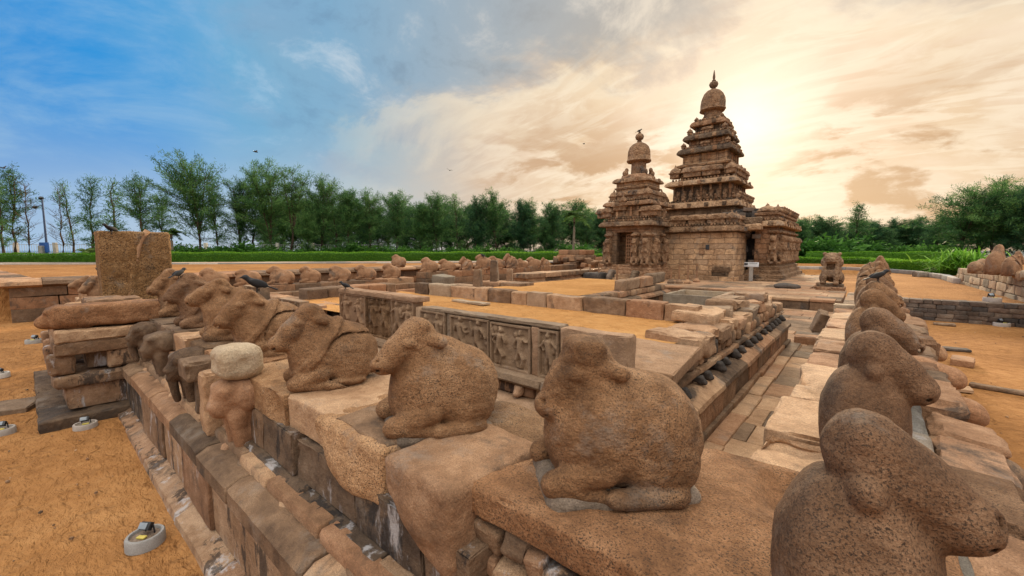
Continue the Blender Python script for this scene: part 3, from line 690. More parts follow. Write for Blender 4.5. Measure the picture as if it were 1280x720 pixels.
for i, (yy, xx, zz, s) in enumerate(((1.75, .62, .86, 1.0), (3.95, .64, .98, .66), (5.3, .66, 1.0, .64), (6.6, .68, 1.02, .66), (8.1, .68, 1.02, .66))):
    def fb(p, i=i):
        d = sd_cone(p, (-.25, 0, .05), (.12, 0, -.02), .21, .17); d = smin(d, sd_ell(p, (.2, 0, -.08), (.14, .15, .14)), .1)
        d = smin(d, sd_box(p, (-.05, 0, -.25), (.12, .13, .2), .06), .1)
        return d + .016 * fbm(p + i * 3, 6, 3) + .005 * fbm(p + i, 26, 2)
    V, F = surfnet(fb, (-.6, -.4, -.55), (.5, .4, .4), .022)
    MB().add(V * s + np.array([xx, yy, zz]), F, .3 + .15 * i).build('animal_bracket', M_far if i != 1 else M_wall, rw, smooth=180)

# ------------------------------------------------------------------ bulls
def bull_mesh(seed=0, h=.016, length=1.0, yaw=0.0, poll=(.18, .69), muz=(.40, .44), fat=1.0, worn=1.0, rope=True, hump=1.0, headr=1.0, bx=1.0, nub=False):
    sd = np.array([seed * 3.7, seed * 9.1, seed * 1.3])
    cy, sy = math.cos(yaw), math.sin(yaw)
    def hd(x, z, yy=0):                       # turn the head about the neck base
        dx = x - .08; return (.08 + dx * cy - yy * sy, dx * sy + yy * cy, z)
    pl, mz = hd(*poll), hd(*muz)
    mid = tuple(.45 * a + .55 * b for a, b in zip(pl, mz))
    def f(p):
        p = p / np.array([length, 1, 1]); P_ = p; p = p / np.array([bx, 1, 1])
        n1 = fbm(p + sd, 3.2, 2)
        d = sd_ell(p, (-.06, 0, .285), (.33, .26 * fat, .315))
        d = smin(d, sd_ell(p, (-.17, 0, .28), (.225, .27 * fat, .31)), .08)
        d = smin(d, sd_ell(p, (.12, 0, .27), (.20, .225 * fat, .30)), .09)
        d = smin(d, sd_ell(p, (-.01, 0, .56), (.14, .10, .085 * hump)), .06)
        d = smin(d, sd_cone(p, (.04, 0, .40), tuple(.9 * a / q + .1 * b for a, b, q in zip(pl, (.04, 0, .4), (bx, 1, 1))), .185, .115 * headr), .07)
        if rope:
            nrm = np.array([.80, 0, .60]); pr_ = (p - np.array([.075, 0, .44])) @ nrm
            d = np.where(np.abs(pr_) < .09, smin(d, np.maximum(d - .024, np.abs(pr_) - .032), .014), d)
        # haunches, folded legs
        for s in (-1, 1):
            d = smin(d, sd_ell(p, (-.15, s * .205 * fat, .19), (.17, .085, .175)), .016)
            d = smin(d, sd_cone(p, (-.20, s * .25 * fat, .055), (.06, s * .255 * fat, .05), .058, .05), .012)
            d = smin(d, sd_cone(p, (.10, s * .19, .17), (.30, s * .16, .085), .085, .07), .016)
            d = smin(d, sd_cone(p, (.30, s * .16, .07), (.12, s * .215, .045), .06, .045), .02)
        d = smin(d, sd_cone(p, (-.37, .02, .38), (-.36, .06, .08), .035, .03), .03)
        p = P_
        # head: wedge, brow, muzzle, dewlap, ears and horn stubs
        hdd = sd_cone(p, pl, mz, .112 * headr, .078 * headr)
        hdd = smin(hdd, sd_ell(p, mid, (.10 * headr, .085 * headr, .085 * headr)), .05)
        hdd = smin(hdd, sd_ell(p, mz, (.085 * headr, .075 * headr, .07 * headr)), .03)
        if fat == 1.02: hdd = smin(hdd, sd_box(p, hd(poll[0] + .01, poll[1] + .05), (.075, .105, .055), .03), .03); hdd = smin(hdd, sd_box(p, mid, (.06, .085, .09), .03), .03)
        d = smin(d, hdd, .018)
        d = smin(d, sd_cone(p, hd(muz[0] - .10, muz[1] - .03), (.21 * bx, 0, .18), .055, .06), .06)
        for s in (-1, 1):
            e0 = hd(poll[0] - .03, poll[1] - .03, s * .085); e1 = hd(poll[0] - (.02 if nub else .105), poll[1] - (.06 if nub else .055), s * (.15 if nub else .145))
            if nub: e0 = hd(poll[0] - .0, poll[1] - .075, s * .10); e1 = hd(poll[0] - .0, poll[1] - .08, s * .132)
            d = smin(d, sd_cone(p, e0, e1, .046, .046 if nub else .036), .008)
            hh = hd(poll[0] - .01, poll[1] + .055, s * .075); d = smin(d, sd_ell(p, hh, (.045, .042, .05)), .016)
            br = hd(poll[0] + .085, poll[1] - .065, s * .085); d = smin(d, sd_ell(p, br, (.050, .034, .036)), .010)
            ey = hd(poll[0] + .115, poll[1] - .115, s * .082); d = smin(d, sd_ell(p, ey, (.026, .022, .022)), .006)
        m0 = hd(muz[0] + .05, muz[1] - .035, -.11); m1 = hd(muz[0] + .05, muz[1] - .035, .11)
        d = smax(d, -sd_cone(p, m0, m1, .014, .014), .008)
        for s in (-1, 1):
            no = hd(muz[0] + .055, muz[1] + .03, s * .035); d = smax(d, -sd_ell(p, no, (.02, .014, .014)), .008)
        d = np.maximum(d, -p[:, 2])
        d = smax(d, -(np.abs(sd_ell(p, (-.15, 0, .24), (.30, .40, .30))) - .004), .02) if rope else d
        p = P_
        d = d + worn * (.014 * n1 + .006 * fbm(p + sd, 9, 3)) + .0035 * fbm(p + sd, 34, 2)
        return d
    return surfnet(f, (-.50 * length, -.40, -.01), (.62 * length, .40, .93), h)
def bed_mesh(seed, rx, ry, hgt=.07):
    def f(p): return sd_box(p, (0, 0, 0), (rx, ry, hgt), .06) + .03 * fbm(p + seed, 4, 2) + .008 * fbm(p + seed, 22, 2)
    return surfnet(f, (-rx - .12, -ry - .12, -hgt - .06), (rx + .12, ry + .12, hgt + .06), .02)
def as_mesh(VF, mat, name='stone_bull', tint=None):
    mb = MB().add(VF[0], VF[1], .5 if tint is None else tint); o = mb.build(name, mat, smooth=180); me = o.data; bpy.data.objects.remove(o); return me
def put_bull(me, loc, rz, label, group, s=1.0, mat=None, tilt=0.0, zs=1.0):
    o = bpy.data.objects.new('stone_bull', me); col.objects.link(o); o.location = loc; o.rotation_euler = (0, tilt, rz); o.scale = (s, s, s * zs)
    if mat: o.material_slots[0].link = 'OBJECT'; o.material_slots[0].material = mat
    return tag(o, label, 'statue', group)
def bed(o, seed, rx=.33, ry=.26, mat=None, dz=-.01):
    V, F = bed_mesh(seed, rx, ry); b = MB().add(V, F, .6).build('mortar_bed', mat or M_mortar, smooth=180); b.parent = o; b.location = (0, 0, dz)
vA = as_mesh(bull_mesh(1, .0135), M_bull); vB = as_mesh(bull_mesh(2, .0135, poll=(.16, .70), muz=(.39, .45), hump=1.1), M_bull)
vC = as_mesh(bull_mesh(3, .015, poll=(.15, .69), muz=(.43, .52), yaw=-.25, fat=.95), M_bull)
vD = as_mesh(bull_mesh(4, .0125, poll=(.13, .70), muz=(.285, .45), yaw=.12, rope=False, fat=1.02, length=1.04, headr=1.0, hump=.8), M_bull)
vE = as_mesh(bull_mesh(5, .012, poll=(.0, .69), muz=(.185, .525), rope=False, worn=.7, headr=1.15, bx=.58, nub=True), M_bulld)
vK = as_mesh(bull_mesh(12, .011, poll=(-.01, .68), muz=(.225, .545), rope=False, worn=.8, headr=1.06, bx=.60, nub=True, hump=.6), M_bulld)
vJ = as_mesh(bull_mesh(11, .014, poll=(.0, .70), muz=(.225, .53), yaw=.1, rope=False, worn=1.2, headr=1.1, bx=.6, nub=True, hump=1.2), M_bull)
vF = as_mesh(bull_mesh(6, .0135, poll=(.16, .72), muz=(.36, .50), yaw=.15, rope=False, hump=1.35, headr=.98), M_bull)
vG = as_mesh(bull_mesh(7, .028, worn=1.4, rope=False, length=1.35, poll=(.16, .66), muz=(.30, .56), headr=1.2), M_far)
vH = as_mesh(bull_mesh(8, .028, worn=1.7, rope=False, length=1.2, poll=(.12, .66), muz=(.26, .58), headr=1.25), M_far)
vI = as_mesh(bull_mesh(9, .028, worn=2.0, rope=False, length=1.3, poll=(.10, .60), muz=(.22, .56), headr=1.2), M_far)
GF = 'bulls on the front wall'
b4 = put_bull(vD, (-.86, 1.72, WT - .01), R(226), 'biggest golden bull, on the flat corner slab with grey mortar round its base', GF, .94, zs=.88); bed(b4, 1, .36, .25)
b3 = put_bull(vF, (-1.98, 1.60, WT - .015), R(246), 'golden bull with a humped back and lowered ear, just left of the big corner bull', GF, .93, tilt=R(-3), zs=.86); bed(b3, 2, .33, .26)
put_bull(vB, (-3.27, 1.56, WT - .02), R(254), 'golden bull with a roped neck, third from the near corner, right of the boulder', GF, .90, zs=.90)
put_bull(vA, (-4.66, 1.58, WT - .02), R(268), 'golden bull with a crow perched on its head, behind the cemented boulder', GF, .94, zs=.92)
put_bull(vC, (-5.8, 1.62, WT - .01), R(262), 'pinkish worn bull with a raised pale snout, left of the bull with the crow', GF, .93)
put_bull(vA, (-7.05, 1.64, WT - .01), R(270), 'brown bull with a dark nose, second from the gate pier on the front wall', GF, 1.0, M_bulld, zs=.95)
put_bull(vB, (-8.5, 1.66, WT - .01), R(268), 'worn bull next to the gate pier, last on the front wall', GF, .95)
GR = 'bulls on the right wall'
rl = [(1.45, .98, vK, 'dark granite bull filling the lower right corner, its big head turned to the right'),
      (2.82, .98, vE, 'dark brown bull with bird lime behind its ear, second of the right row'),
      (4.15, .96, vJ, 'grey bull with a long lichen covered head, third of the right row'),
      (5.75, 1.0, vE, 'golden bull with a crow standing on its head, on the right wall'),
      (7.25, 1.0, vJ, 'brown bull just behind the crow on the right wall'),
      (8.8, 1.05, vE, 'bull with a broad muzzle, sixth of the right row'),
      (10.5, 1.10, vC, 'reddish bull seventh along the right wall, partly hidden by nearer bulls'),
      (12.6, 1.22, vB, 'small looking bull last but one at the far end of the right wall'),
      (15.0, 1.38, vA, 'farthest bull at the end of the right wall, close to the hedge')]
for i, (yy, s, me, lab) in enumerate(rl):
    o = put_bull(me, (.04 + .01 * (i % 3), yy, WR - .01), R((4, 2, 0, 5, -3, 3, 0, 4, 0)[i]), lab, GR, s, (M_bulld, M_bulld, M_bulld, M_bull, M_bull, M_bulld, M_bull, M_bull, M_bull)[i])
    o.scale = ((s * (.84 if i == 0 else .90) if me in (vE, vJ, vK) else s * .56), s * .92, s * .93); o.location.x += (-.01, .0, .02, .03, .05, .05, .05, .05, .05)[i]

# ------------------------------------------------------------------ gate pier and jamb at the left end of the front wall
rng = random.Random(31)
gp = empty('gate_pier', (-9.5, .7, 0), 'stepped gate pier of stacked stones capped by a long lion headed beam, at left', 'pier')
def slab(c, s, mat, name, parent, r=.03, res=.07, amp=.014, chip=.04, rot=None, tint=None, freq=6):
    mb = MB(); stone_box(mb, c, s, rot, r=r, res=res, amp=amp, chip=chip, tint=tint, freq=freq); return mb.build(name, mat, parent)
slab((-10.0, .72, .05), (3.7, 1.5, .16), M_wall, 'base_slab', gp, .02)
slab((-9.9, .78, .31), (2.9, 1.05, .34), M_plinth, 'plinth', gp, .02, .07, .01)
slab((-9.9, .74, .56), (3.05, 1.2, .17), M_plinth, 'chamfered_course', gp, .06)
mb = MB()
for xx in (-11.2, -10.3, -9.4, -8.6):
    stone_box(mb, (xx, .24, .80), (.28, .26, .28), None, .05, .05, .025); 
stone_box(mb, (-8.62, .95, .80), (.34, .5, .27), None, .05, .05, .02); stone_box(mb, (-9.9, .9, .80), (2.5, .8, .26), None, .03, .08, .015)
mb.build('carved_course', M_plinth, gp)
slab((-9.75, .76, 1.02), (2.7, 1.15, .18), M_wall, 'moulded_course', gp, .03)
slab((-9.5, .80, 1.19), (2.2, 1.2, .17), M_wall, 'moulded_course', gp, .04, .06, .02)
def flog(p):
    d = sd_box(p, (.0, 0, 0), (.24, .80, .16), .07); d = smin(d, sd_ell(p, (0, -.74, -.01), (.22, .16, .17)), .05); d = smin(d, sd_ell(p, (.0, -.88, -.07), (.13, .10, .09)), .04)
    for s in (-1, 1): d = smin(d, sd_ell(p, (s * .13, -.82, .08), (.06, .06, .05)), .03); d = smin(d, sd_ell(p, (s * .22, -.62, .0), (.05, .09, .13)), .03)
    d = smin(d, sd_box(p, (0, -.55, -.22), (.17, .14, .12), .04), .05)
    return d + .014 * fbm(p, 6, 3) + .004 * fbm(p, 25, 2)
V, F = surfnet(flog, (-.4, -1.1, -.45), (.4, .95, .3), .02)
MB().add(V @ rotm(0, 0, -.10).T + np.array([-8.75, 1.0, 1.45]), F, .7).build('lion_headed_beam', M_bull, gp, smooth=180)
slab((-10.2, .85, 1.37), (1.3, .9, .17), M_far, 'flat_block', gp, .05)
slab((-10.0, .95, 1.52), (.9, .7, .14), M_far, 'flat_block', gp, .05)
# jamb block
def fj(p):
    d = sd_box(p, (0, 0, 1.4), (.36, .60, 1.42), .035); yy = p[:, 1]; zz = p[:, 2]
    d = smin(d, sd_box(p, (.06, .25, 1.4), (.36, .36, 1.41), .04), .02)
    cv = .02 - .26 * np.clip((2.8 - zz) / 1.2, 0, 1) ** .5 + .12
    d = np.where(np.abs(yy - cv) < .055, np.minimum(d, sd_box(p, (.09, 0, 1.4), (.36, .6, 1.405), .03)), d)
    d = smax(d, -sd_box(p, (.42, -.30, 1.75), (.09, .12, .08), .05), .05)
    return d + .016 * fbm(p, 6, 3) + .008 * fbm(p, 20, 2)
V, F = surfnet(fj, (-.5, -.8, -.1), (.6, .8, 2.95), .03)
tag(MB().add(V + np.array([-12.85, 1.65, 0]), F, .8).build('gate_jamb', M_jamb, smooth=180, origin=(-12.85, 1.65, 0)), 'tall rough ochre stone block with a curved raised rib, standing behind the gate pier', 'gate block')

lw = empty('enclosure_wall', (-17, 1.6, 0), 'short enclosure wall carrying two bulls beyond the tall ochre block at left', 'wall')
mb = MB(); course(mb, 'x', -19.3, -13.6, .95, 1.9, -.05, .45, .6, 1.1, rng=rng, res=.15); course(mb, 'x', -19.3, -13.6, .98, 1.9, .45, .92, .6, 1.1, rng=rng, res=.15, r=.04); mb.build('wall_face', M_wall, lw)
for k, xx in enumerate((-13.9, -15.2)):
    V, F = bust(20 + k, .22, 0); MB().add(V + np.array([xx, .82, .92]), F).build('animal_bracket', M_wall, lw, smooth=180)
put_bull(vA, (-14.2, 1.25, 1.0), R(285), 'dark worn bull just left of the tall ochre block, nearer of two', 'bulls beyond the gate', 1.0, M_wall)
put_bull(vC, (-15.6, 1.2, .96), R(275), 'bull left of the tall ochre block, farther and lower of two', 'bulls beyond the gate', 1.0, M_wall)

jb = bpy.data.objects['gate_jamb']
mb = MB(); pts = []
for t in np.linspace(0, 1, 14): pts.append((-12.47 + .02, 1.65 + .10 - .42 * t ** .55 + .12, 2.84 - 1.75 * t))
tube(mb, pts, [.058 - .022 * i / 13 for i in range(14)], 8, .9); V = mb.v[0]; mb.v[0] = V + .018 * np.stack([fbm(V, 9, 2), fbm(V + 5, 9, 2), fbm(V + 9, 9, 2)], 1)
rib = mb.build('raised_rib', M_far, smooth=180); rib.parent = jb; rib.matrix_parent_inverse = Matrix.Translation(-jb.location)
# left terrace retaining wall with its corner
tw = empty('retaining_wall', (-22, 3, 0), 'low retaining wall of big blocks with thick coping along the far left sand terrace', 'wall')
mb = MB()
for k, (z0, z1) in enumerate(((-.05, .42), (.42, .82), (.82, 1.16))): course(mb, 'y', -.4, 30, -22.6, -21.6 - .0 * k, z0, z1, .8, 1.5, rng=rng, r=.025, res=.25, amp=.02)
for k, (z0, z1) in enumerate(((-.05, .42), (.42, .82), (.82, 1.16))): 
    x = -21.65
    while x > -40:
        L = rng.uniform(.8, 1.5); stone_box(mb, (x - L / 2, -.05 + (x + 21.6) * .10, (z0 + z1) / 2), (L - .015, .6, z1 - z0 - .01), rotm(0, 0, .10), r=.025, res=.3, amp=.02); x -= L
mb.build('wall_face', M_far, tw)
mb = MB(); profile_course(mb, 'y', -.6, 30, [(-22.9, 1.16), (-22.9, 1.42), (-21.7, 1.42), (-21.4, 1.36), (-21.35, 1.24), (-21.55, 1.16)][::-1], .8, 1.6, rng=rng, amp=.02, res=.2, jit=.02)
x = -21.6
while x > -40:
    L = rng.uniform(.9, 1.6); stone_box(mb, (x - L / 2, -.15 + (x + 21.6) * .10, 1.29), (L - .01, .9, .24), rotm(0, 0, .10), r=.06, res=.2, amp=.02); x -= L
mb.build('coping', M_far, tw)

# left hand enclosure wall with its row of bulls
le = empty('enclosure_wall', (-19.5, 8, 0), 'left enclosure wall of long blocks carrying a row of worn bulls, opposite the near corner', 'wall')
mb = MB(); course(mb, 'y', 1.9, 13.9, -20.0, -18.95, -.05, .45, .7, 1.4, rng=rng, res=.2); course(mb, 'y', 1.9, 13.9, -20.0, -19.0, .45, .92, .8, 1.6, rng=rng, res=.2, r=.03); mb.build('wall_face', M_far, le)
mb = MB(); course(mb, 'y', 1.9, 13.9, -18.9, -18.1, -.05, .38, .7, 1.4, rng=rng, res=.2, r=.05); course(mb, 'y', 2.9, 13.7, -18.9, -18.4, .38, .66, .7, 1.4, rng=rng, res=.2, r=.05); mb.build('inner_step', M_far, le)
GL = 'bulls on the left wall'
ll = ((227, 'worn bull immediately right of the tall ochre block, mostly hidden'), (267, 'pinkish worn bull with a small knob head, second right of the ochre block'), (309, 'worn headless looking bull left of the crow on the golden bull'),
      (351, 'square backed worn bull above the broken relief panels'), (387, 'broad flat worn bull, middle of the left row'), (424, 'worn bull with upright neck, third from the gap ending the left row'),
      (457, 'low bodied worn bull, second from the gap ending the left row'), (489, 'dark chested worn bull right at the gap ending the left row'))
for i, (px_, lab) in enumerate(ll):
    d = ray(px_, 350); y_ = -19.5 * d[1] / d[0]
    put_bull((vG, vH, vI)[i % 3], (-19.5, y_, .9), R(240 + 9 * ((i * 5) % 3 - 1)), lab, GL, 1.0 + .05 * (i % 2))
# far continuation
fe = empty('enclosure_wall', (-19.5, 22, 0), 'distant enclosure wall with a row of small bulls, in front of the clipped hedge', 'wall')
mb = MB(); course(mb, 'y', 14.8, 24.5, -20.0, -18.8, -.05, .4, .9, 1.8, rng=rng, res=.25); course(mb, 'y', 14.8, 24.5, -20.0, -19.0, .4, .78, .9, 1.8, rng=rng, res=.25, r=.03); course(mb, 'y', 14.8, 24.5, -20.0, -19.1, .78, 1.14, .9, 1.8, rng=rng, res=.25, r=.03)
course(mb, 'y', 24.5, 31, -20.0, -19.1, .2, .7, .9, 1.8, rng=rng, res=.25); course(mb, 'y', 24.5, 31, -20.0, -19.1, .7, 1.2, .9, 1.8, rng=rng, res=.25, r=.03); mb.build('wall_face', M_far, fe)
slab((-18.2, 15.3, .5), (.9, 1.0, 1.0), M_pale, 'end_block', fe, .05, .12, .02, rot=rotm(0, .12, .2))
GM = 'small bulls on the distant wall'
fl = ((536, 'first and largest small bull from the left on the distant wall'), (559, 'second small bull from the left on the distant wall, lower than its neighbours'), (583, 'third small bull from the left, with a narrow head'),
      (604, 'tall small bull behind the shorter stone post'), (620, 'small bull behind the tallest stone post'), (638, 'tallest small bull right of the stone posts'), (652, 'squat blocky small bull right of the tallest one'),
      (667, 'second small bull from the right on the distant wall'), (681, 'last small bull on the distant wall, next to the ruined block'))
for i, (px_, lab) in enumerate(fl):
    d = ray(px_, 340); y_ = -19.5 * d[1] / d[0]
    put_bull((vH, vG, vA)[i % 3], (-19.5, y_, 1.12 if i < 6 else 1.05), R(235 + 20 * ((i * 7) % 3 - 1)), lab, GM, (1.12, .98, 1.12, 1.3, 1.15, 1.35, .95, 1.1, 1.0)[i], M_far)
lone = put_bull(vI, (-20.9, 14.2, 1.42), R(200), 'dark stone stump with a crow near it behind the gap in the left row', None, 1.0, M_far); lone['category'] = 'statue'
# ruined block by the small shrine
rb = empty('ruined_platform', (-20.5, 34, 0), 'ruined low stone block ringed by rubble, left of the small shrine', 'ruin')
mb = MB()
for i in range(70): stone_box(mb, (-20.5 + rng.uniform(-2.6, 3.4), 33.5 + rng.uniform(-1.5, 1.5), .8 + rng.uniform(0, .85)), (rng.uniform(.3, .8), rng.uniform(.3, .7), rng.uniform(.2, .45)), rotm(rng.uniform(-.3, .3), rng.uniform(-.3, .3), rng.uniform(-.5, .5)), r=.06, res=.2, amp=.04)
mb.build('rubble_base', M_far, rb)
mb = MB(); course(mb, 'x', -22.3, -19.2, 32.6, 34.5, 1.4, 2.0, .6, 1.2, rng=rng, res=.25, r=.05); course(mb, 'x', -22.2, -19.3, 32.7, 34.4, 2.0, 2.45, .9, 1.5, rng=rng, res=.25, r=.08); mb.build('block_courses', M_far, rb)

# ------------------------------------------------------------------ inner platform with relief panels and the sand court
rng = random.Random(41)
ip = empty('platform', (-5, 6, 0), 'raised platform with carved relief panels, filled with orange sand, behind the front bulls', 'platform')
PY = 3.9
mb = MB(); course(mb, 'x', -11.6, -1.5, 3.62, 4.3, -.05, .44, .5, 1.1, rng=rng, r=.02, res=.12, amp=.012); mb.build('plinth', M_plinth, ip)
mb = MB(); profile_course(mb, 'x', -11.6, -1.42, [(4.2, .44), (3.55, .44), (3.53, .50), (3.60, .60), (3.68, .64), (4.2, .64)][::-1], .7, 1.3, rng=rng, amp=.012); mb.build('moulded_course', M_grey, ip)
mb = MB(); course(mb, 'x', -11.6, -1.6, 3.80, 4.3, .64, .80, .3, .7, rng=rng, r=.02, res=.1, amp=.016); mb.build('recess_course', M_plinth, ip)
for k in range(16):
    V, F = rng.choice(lumps); MB().add(V * 1.2 + np.array([-9.6 + k * .5, 3.76, .72]), F).build('head_ornament', M_grey, ip, smooth=180)
mb = MB(); profile_course(mb, 'x', -11.6, -1.6, [(4.3, .80), (3.72, .80), (3.70, .83), (3.72, .90), (4.3, .905)][::-1], .6, 1.2, rng=rng, amp=.012); mb.build('ledge', M_grey, ip)
# relief panels: standing and dancing figures raised from the slab
def relief(wd, ht, seed):
    r = random.Random(seed); parts = []
    nf = 1 if wd < .5 else (2 if wd < .95 else 3)
    for i in range(nf):
        cx = (i - (nf - 1) / 2) * wd / nf * .95 + r.uniform(-.03, .03); s = ht * r.uniform(.82, .95); b = -ht / 2 + .04
        hipx = cx + r.uniform(-.03, .03); top = b + s
        parts += [('e', (cx + r.uniform(-.02, .02), top - .09 * s), (.068 * s, .085 * s), .055), ('e', (cx, top - .02 * s), (.055 * s, .05 * s), .045)]
        parts += [('c', (cx, top - .24 * s), (hipx, b + .47 * s), .095 * s, .062), ('e', (cx, top - .27 * s), (.12 * s, .09 * s), .06), ('e', (hipx, b + .44 * s), (.10 * s, .075 * s), .058)]
        for q in (-1, 1):
            kn = (hipx + q * r.uniform(.05, .15) * s, b + r.uniform(.22, .30) * s); ft = (hipx + q * r.uniform(.03, .12) * s, b + .02)
            parts += [('c', (hipx + q * .04 * s, b + .42 * s), kn, .055 * s, .055), ('c', kn, ft, .042 * s, .045)]
            for a_ in range(r.choice((1, 2))):
                el = (cx + q * r.uniform(.16, .24) * s, top - r.uniform(.25, .42) * s); hn = (el[0] + q * r.uniform(-.06, .08) * s, el[1] + r.uniform(-.18, .25) * s)
                parts += [('c', (cx + q * .11 * s, top - .22 * s), el, .040 * s, .048), ('c', el, hn, .034 * s, .042)]
    for i in range(r.randint(1, 3)):
        parts.append(('e', (r.uniform(-.45, .45) * wd, r.uniform(-.4, .4) * ht), (r.uniform(.03, .07), r.uniform(.04, .10)), .03))
    n, m = max(8, int(wd / .0115)), int(ht / .0115)
    X, Z = np.meshgrid(np.linspace(-wd / 2, wd / 2, n), np.linspace(-ht / 2, ht / 2, m), indexing='ij')
    H = np.zeros_like(X)
    for q in parts:
        if q[0] == 'e': u = 1 - np.sqrt(((X - q[1][0]) / q[2][0]) ** 2 + ((Z - q[1][1]) / q[2][1]) ** 2); H = np.maximum(H, q[3] * np.sqrt(np.clip(u * 1.6, 0, 1)))
        else:
            a, b_ = np.array(q[1]), np.array(q[2]); ab = b_ - a; t = np.clip(((X - a[0]) * ab[0] + (Z - a[1]) * ab[1]) / max(ab @ ab, 1e-6), 0, 1)
            dd = np.hypot(X - a[0] - t * ab[0], Z - a[1] - t * ab[1]); H = np.maximum(H, q[4] * np.sqrt(np.clip((1 - dd / q[3]) * 1.6, 0, 1)))
    fr = np.minimum(np.minimum(X + wd / 2, wd / 2 - X), np.minimum(Z + ht / 2, ht / 2 - Z))
    H = np.where(fr < .035, np.maximum(H, .035), H)
    H = H + .006 * fbm(np.stack([X + seed, Z, X * 0], -1), 14, 3)
    P = np.stack([X, -H, Z], -1).reshape(-1, 3); F = [(i * m + j, (i + 1) * m + j, (i + 1) * m + j + 1, i * m + j + 1) for i in range(n - 1) for j in range(m - 1)]
    # close the slab behind
    edge = [i * m for i in range(n)] + [(n - 1) * m + j for j in range(1, m)] + [i * m + m - 1 for i in range(n - 2, -1, -1)] + [j for j in range(m - 2, 0, -1)]
    base = len(P); B = P[edge].copy(); B[:, 1] = .16; P = np.concatenate([P, B]); k = len(edge)
    F += [(edge[(i + 1) % k], edge[i], base + i, base + (i + 1) % k) for i in range(k)]; F.append(tuple(range(base, base + k))[::-1] if False else tuple(range(base, base + k)))
    return P, F
def panel(px0, px1, zb, zt, seed, mat, y=PY, lean=0.0):
    x0, x1 = [y * ray(p, 400)[0] / ray(p, 400)[1] for p in (px0, px1)]; wd = x1 - x0 - .012
    P, F = relief(wd, zt - zb, seed); MB().add(P + np.array([(x0 + x1) / 2, y, (zb + zt) / 2]), F, .3 + .1 * (seed % 5)).build('relief_panel', mat, ip, smooth=60)
def plain_panel(px0, px1, zb, zt, mat, y=PY - .02, th=.2):
    x0, x1 = [y * ray(p, 400)[0] / ray(p, 400)[1] for p in (px0, px1)]
    slab(((x0 + x1) / 2, y + th / 2, (zb + zt) / 2), (x1 - x0 - .01, th, zt - zb), mat, 'panel_post', ip, .015, .06, .008, .02)
for k, (a, b, m_) in enumerate(((427, 459, M_grey), (459, 491, M_bull), (491, 519, M_grey))): panel(a, b, .905, 1.60, 3 + k * 7, m_)
plain_panel(424, 521, 1.60, 1.68, M_grey, PY - .05, .26)
plain_panel(519, 527, .905, 1.54, M_grey)
for k, (a, b) in enumerate(((527, 558), (564, 613), (614, 665))): panel(a, b, .905, 1.50 - .01 * k, 31 + k * 5, M_grey)
plain_panel(558, 564, .905, 1.5, M_grey); plain_panel(664, 674, .905, 1.49, M_grey); plain_panel(700, 786, .905, 1.53, M_grey); panel(674, 700, .905, 1.48, 61, M_grey)
plain_panel(527, 700, 1.50, 1.545, M_grey, PY - .02, .2)
# broken panels further left
for k, (a, b, zt, zb) in enumerate(((308, 330, 1.52, .9), (352, 378, 1.30, .75), (384, 400, 1.22, .75))): panel(a, b, zb, zt, 71 + k, M_grey, y=3.6 + .2 * k)
mb = MB(); course(mb, 'x', -14, -8.6, 4.3, 4.9, -.05, .7, .6, 1.2, rng=rng, res=.15, r=.04); course(mb, 'x', -13.6, -8.8, 4.35, 4.8, .7, 1.15, .5, .9, rng=rng, res=.12, r=.06); mb.build('broken_wall', M_far, ip)
mb = MB(); course(mb, 'y', 4.6, 7.2, -11.3, -10.7, .9, 1.42, .5, .9, rng=rng, res=.12, r=.05); course(mb, 'y', 4.6, 8.0, -11.9, -11.2, -.05, .9, .5, .9, rng=rng, res=.15, r=.05); mb.build('side_kerb', M_far, ip)
# sand filling
def ps(x, y):
    p = np.stack([x, y * 1.4, x * 0], -1); return 1.16 + .025 * fbm(p, 1.6, 3) + .02 * fbm(p + 5, .5, 2)
sd_ = sheet('sand_fill', np.arange(-10.8, -1.85, .1), np.arange(4.0, 7.5, .1), ps, M_sandl); sd_.parent = ip; sd_.matrix_parent_inverse = Matrix.Translation(-ip.location)
# kerb behind the sand, one block after the other
x = -10.0
while x < -2.3:
    L = rng.uniform(.45, .95); mb = MB(); stone_box(mb, (x + L / 2, 7.46 + rng.uniform(-.02, .02), 1.24 + rng.uniform(-.02, .02)), (L - .015, .3, .44), rotm(0, 0, rng.uniform(-.02, .02)), r=.03, res=.08, amp=.014, chip=.05); mb.build('kerb_block', M_wall if rng.random() < .7 else M_pale, ip); x += L
mb = MB(); course(mb, 'x', -10.4, -2.2, 7.25, 7.7, -.05, 1.05, .6, 1.1, rng=rng, res=.2); mb.build('back_wall', M_wall, ip)
slab((-7.05, 6.75, 1.19), (1.1, .26, .05), M_pale, 'flat_slab', ip, .015, .08, .006, rot=rotm(0, 0, -.05))
# right side mouldings along y
mb = MB(); course(mb, 'y', 4.05, 12.7, -1.55, -1.18, -.06, .06, .8, 1.6, rng=rng, r=.015, res=.12); mb.build('step', M_floor, ip)
mb = MB(); course(mb, 'y', 4.02, 12.6, -2.1, -1.38, .06, .15, .8, 1.6, rng=rng, r=.012, res=.12); mb.build('footing', M_wall, ip)
mb = MB(); course(mb, 'y', 4.0, 12.6, -2.1, -1.44, .15, .46, .7, 1.4, rng=rng, r=.012, res=.1, amp=.007); mb.build('side_plinth', M_wall, ip)
mb = MB(); profile_course(mb, 'y', 3.9, 12.6, [(-2.1, .46), (-1.42, .46), (-1.39, .49), (-1.40, .55), (-1.56, .64), (-2.1, .65)], .8, 1.5, rng=rng, amp=.009); mb.build('side_moulding', M_wall, ip)
mb = MB(); course(mb, 'y', 3.95, 12.6, -2.1, -1.68, .64, .74, .6, 1.2, rng=rng, r=.015, res=.12); mb.build('side_recess', M_plinth, ip)
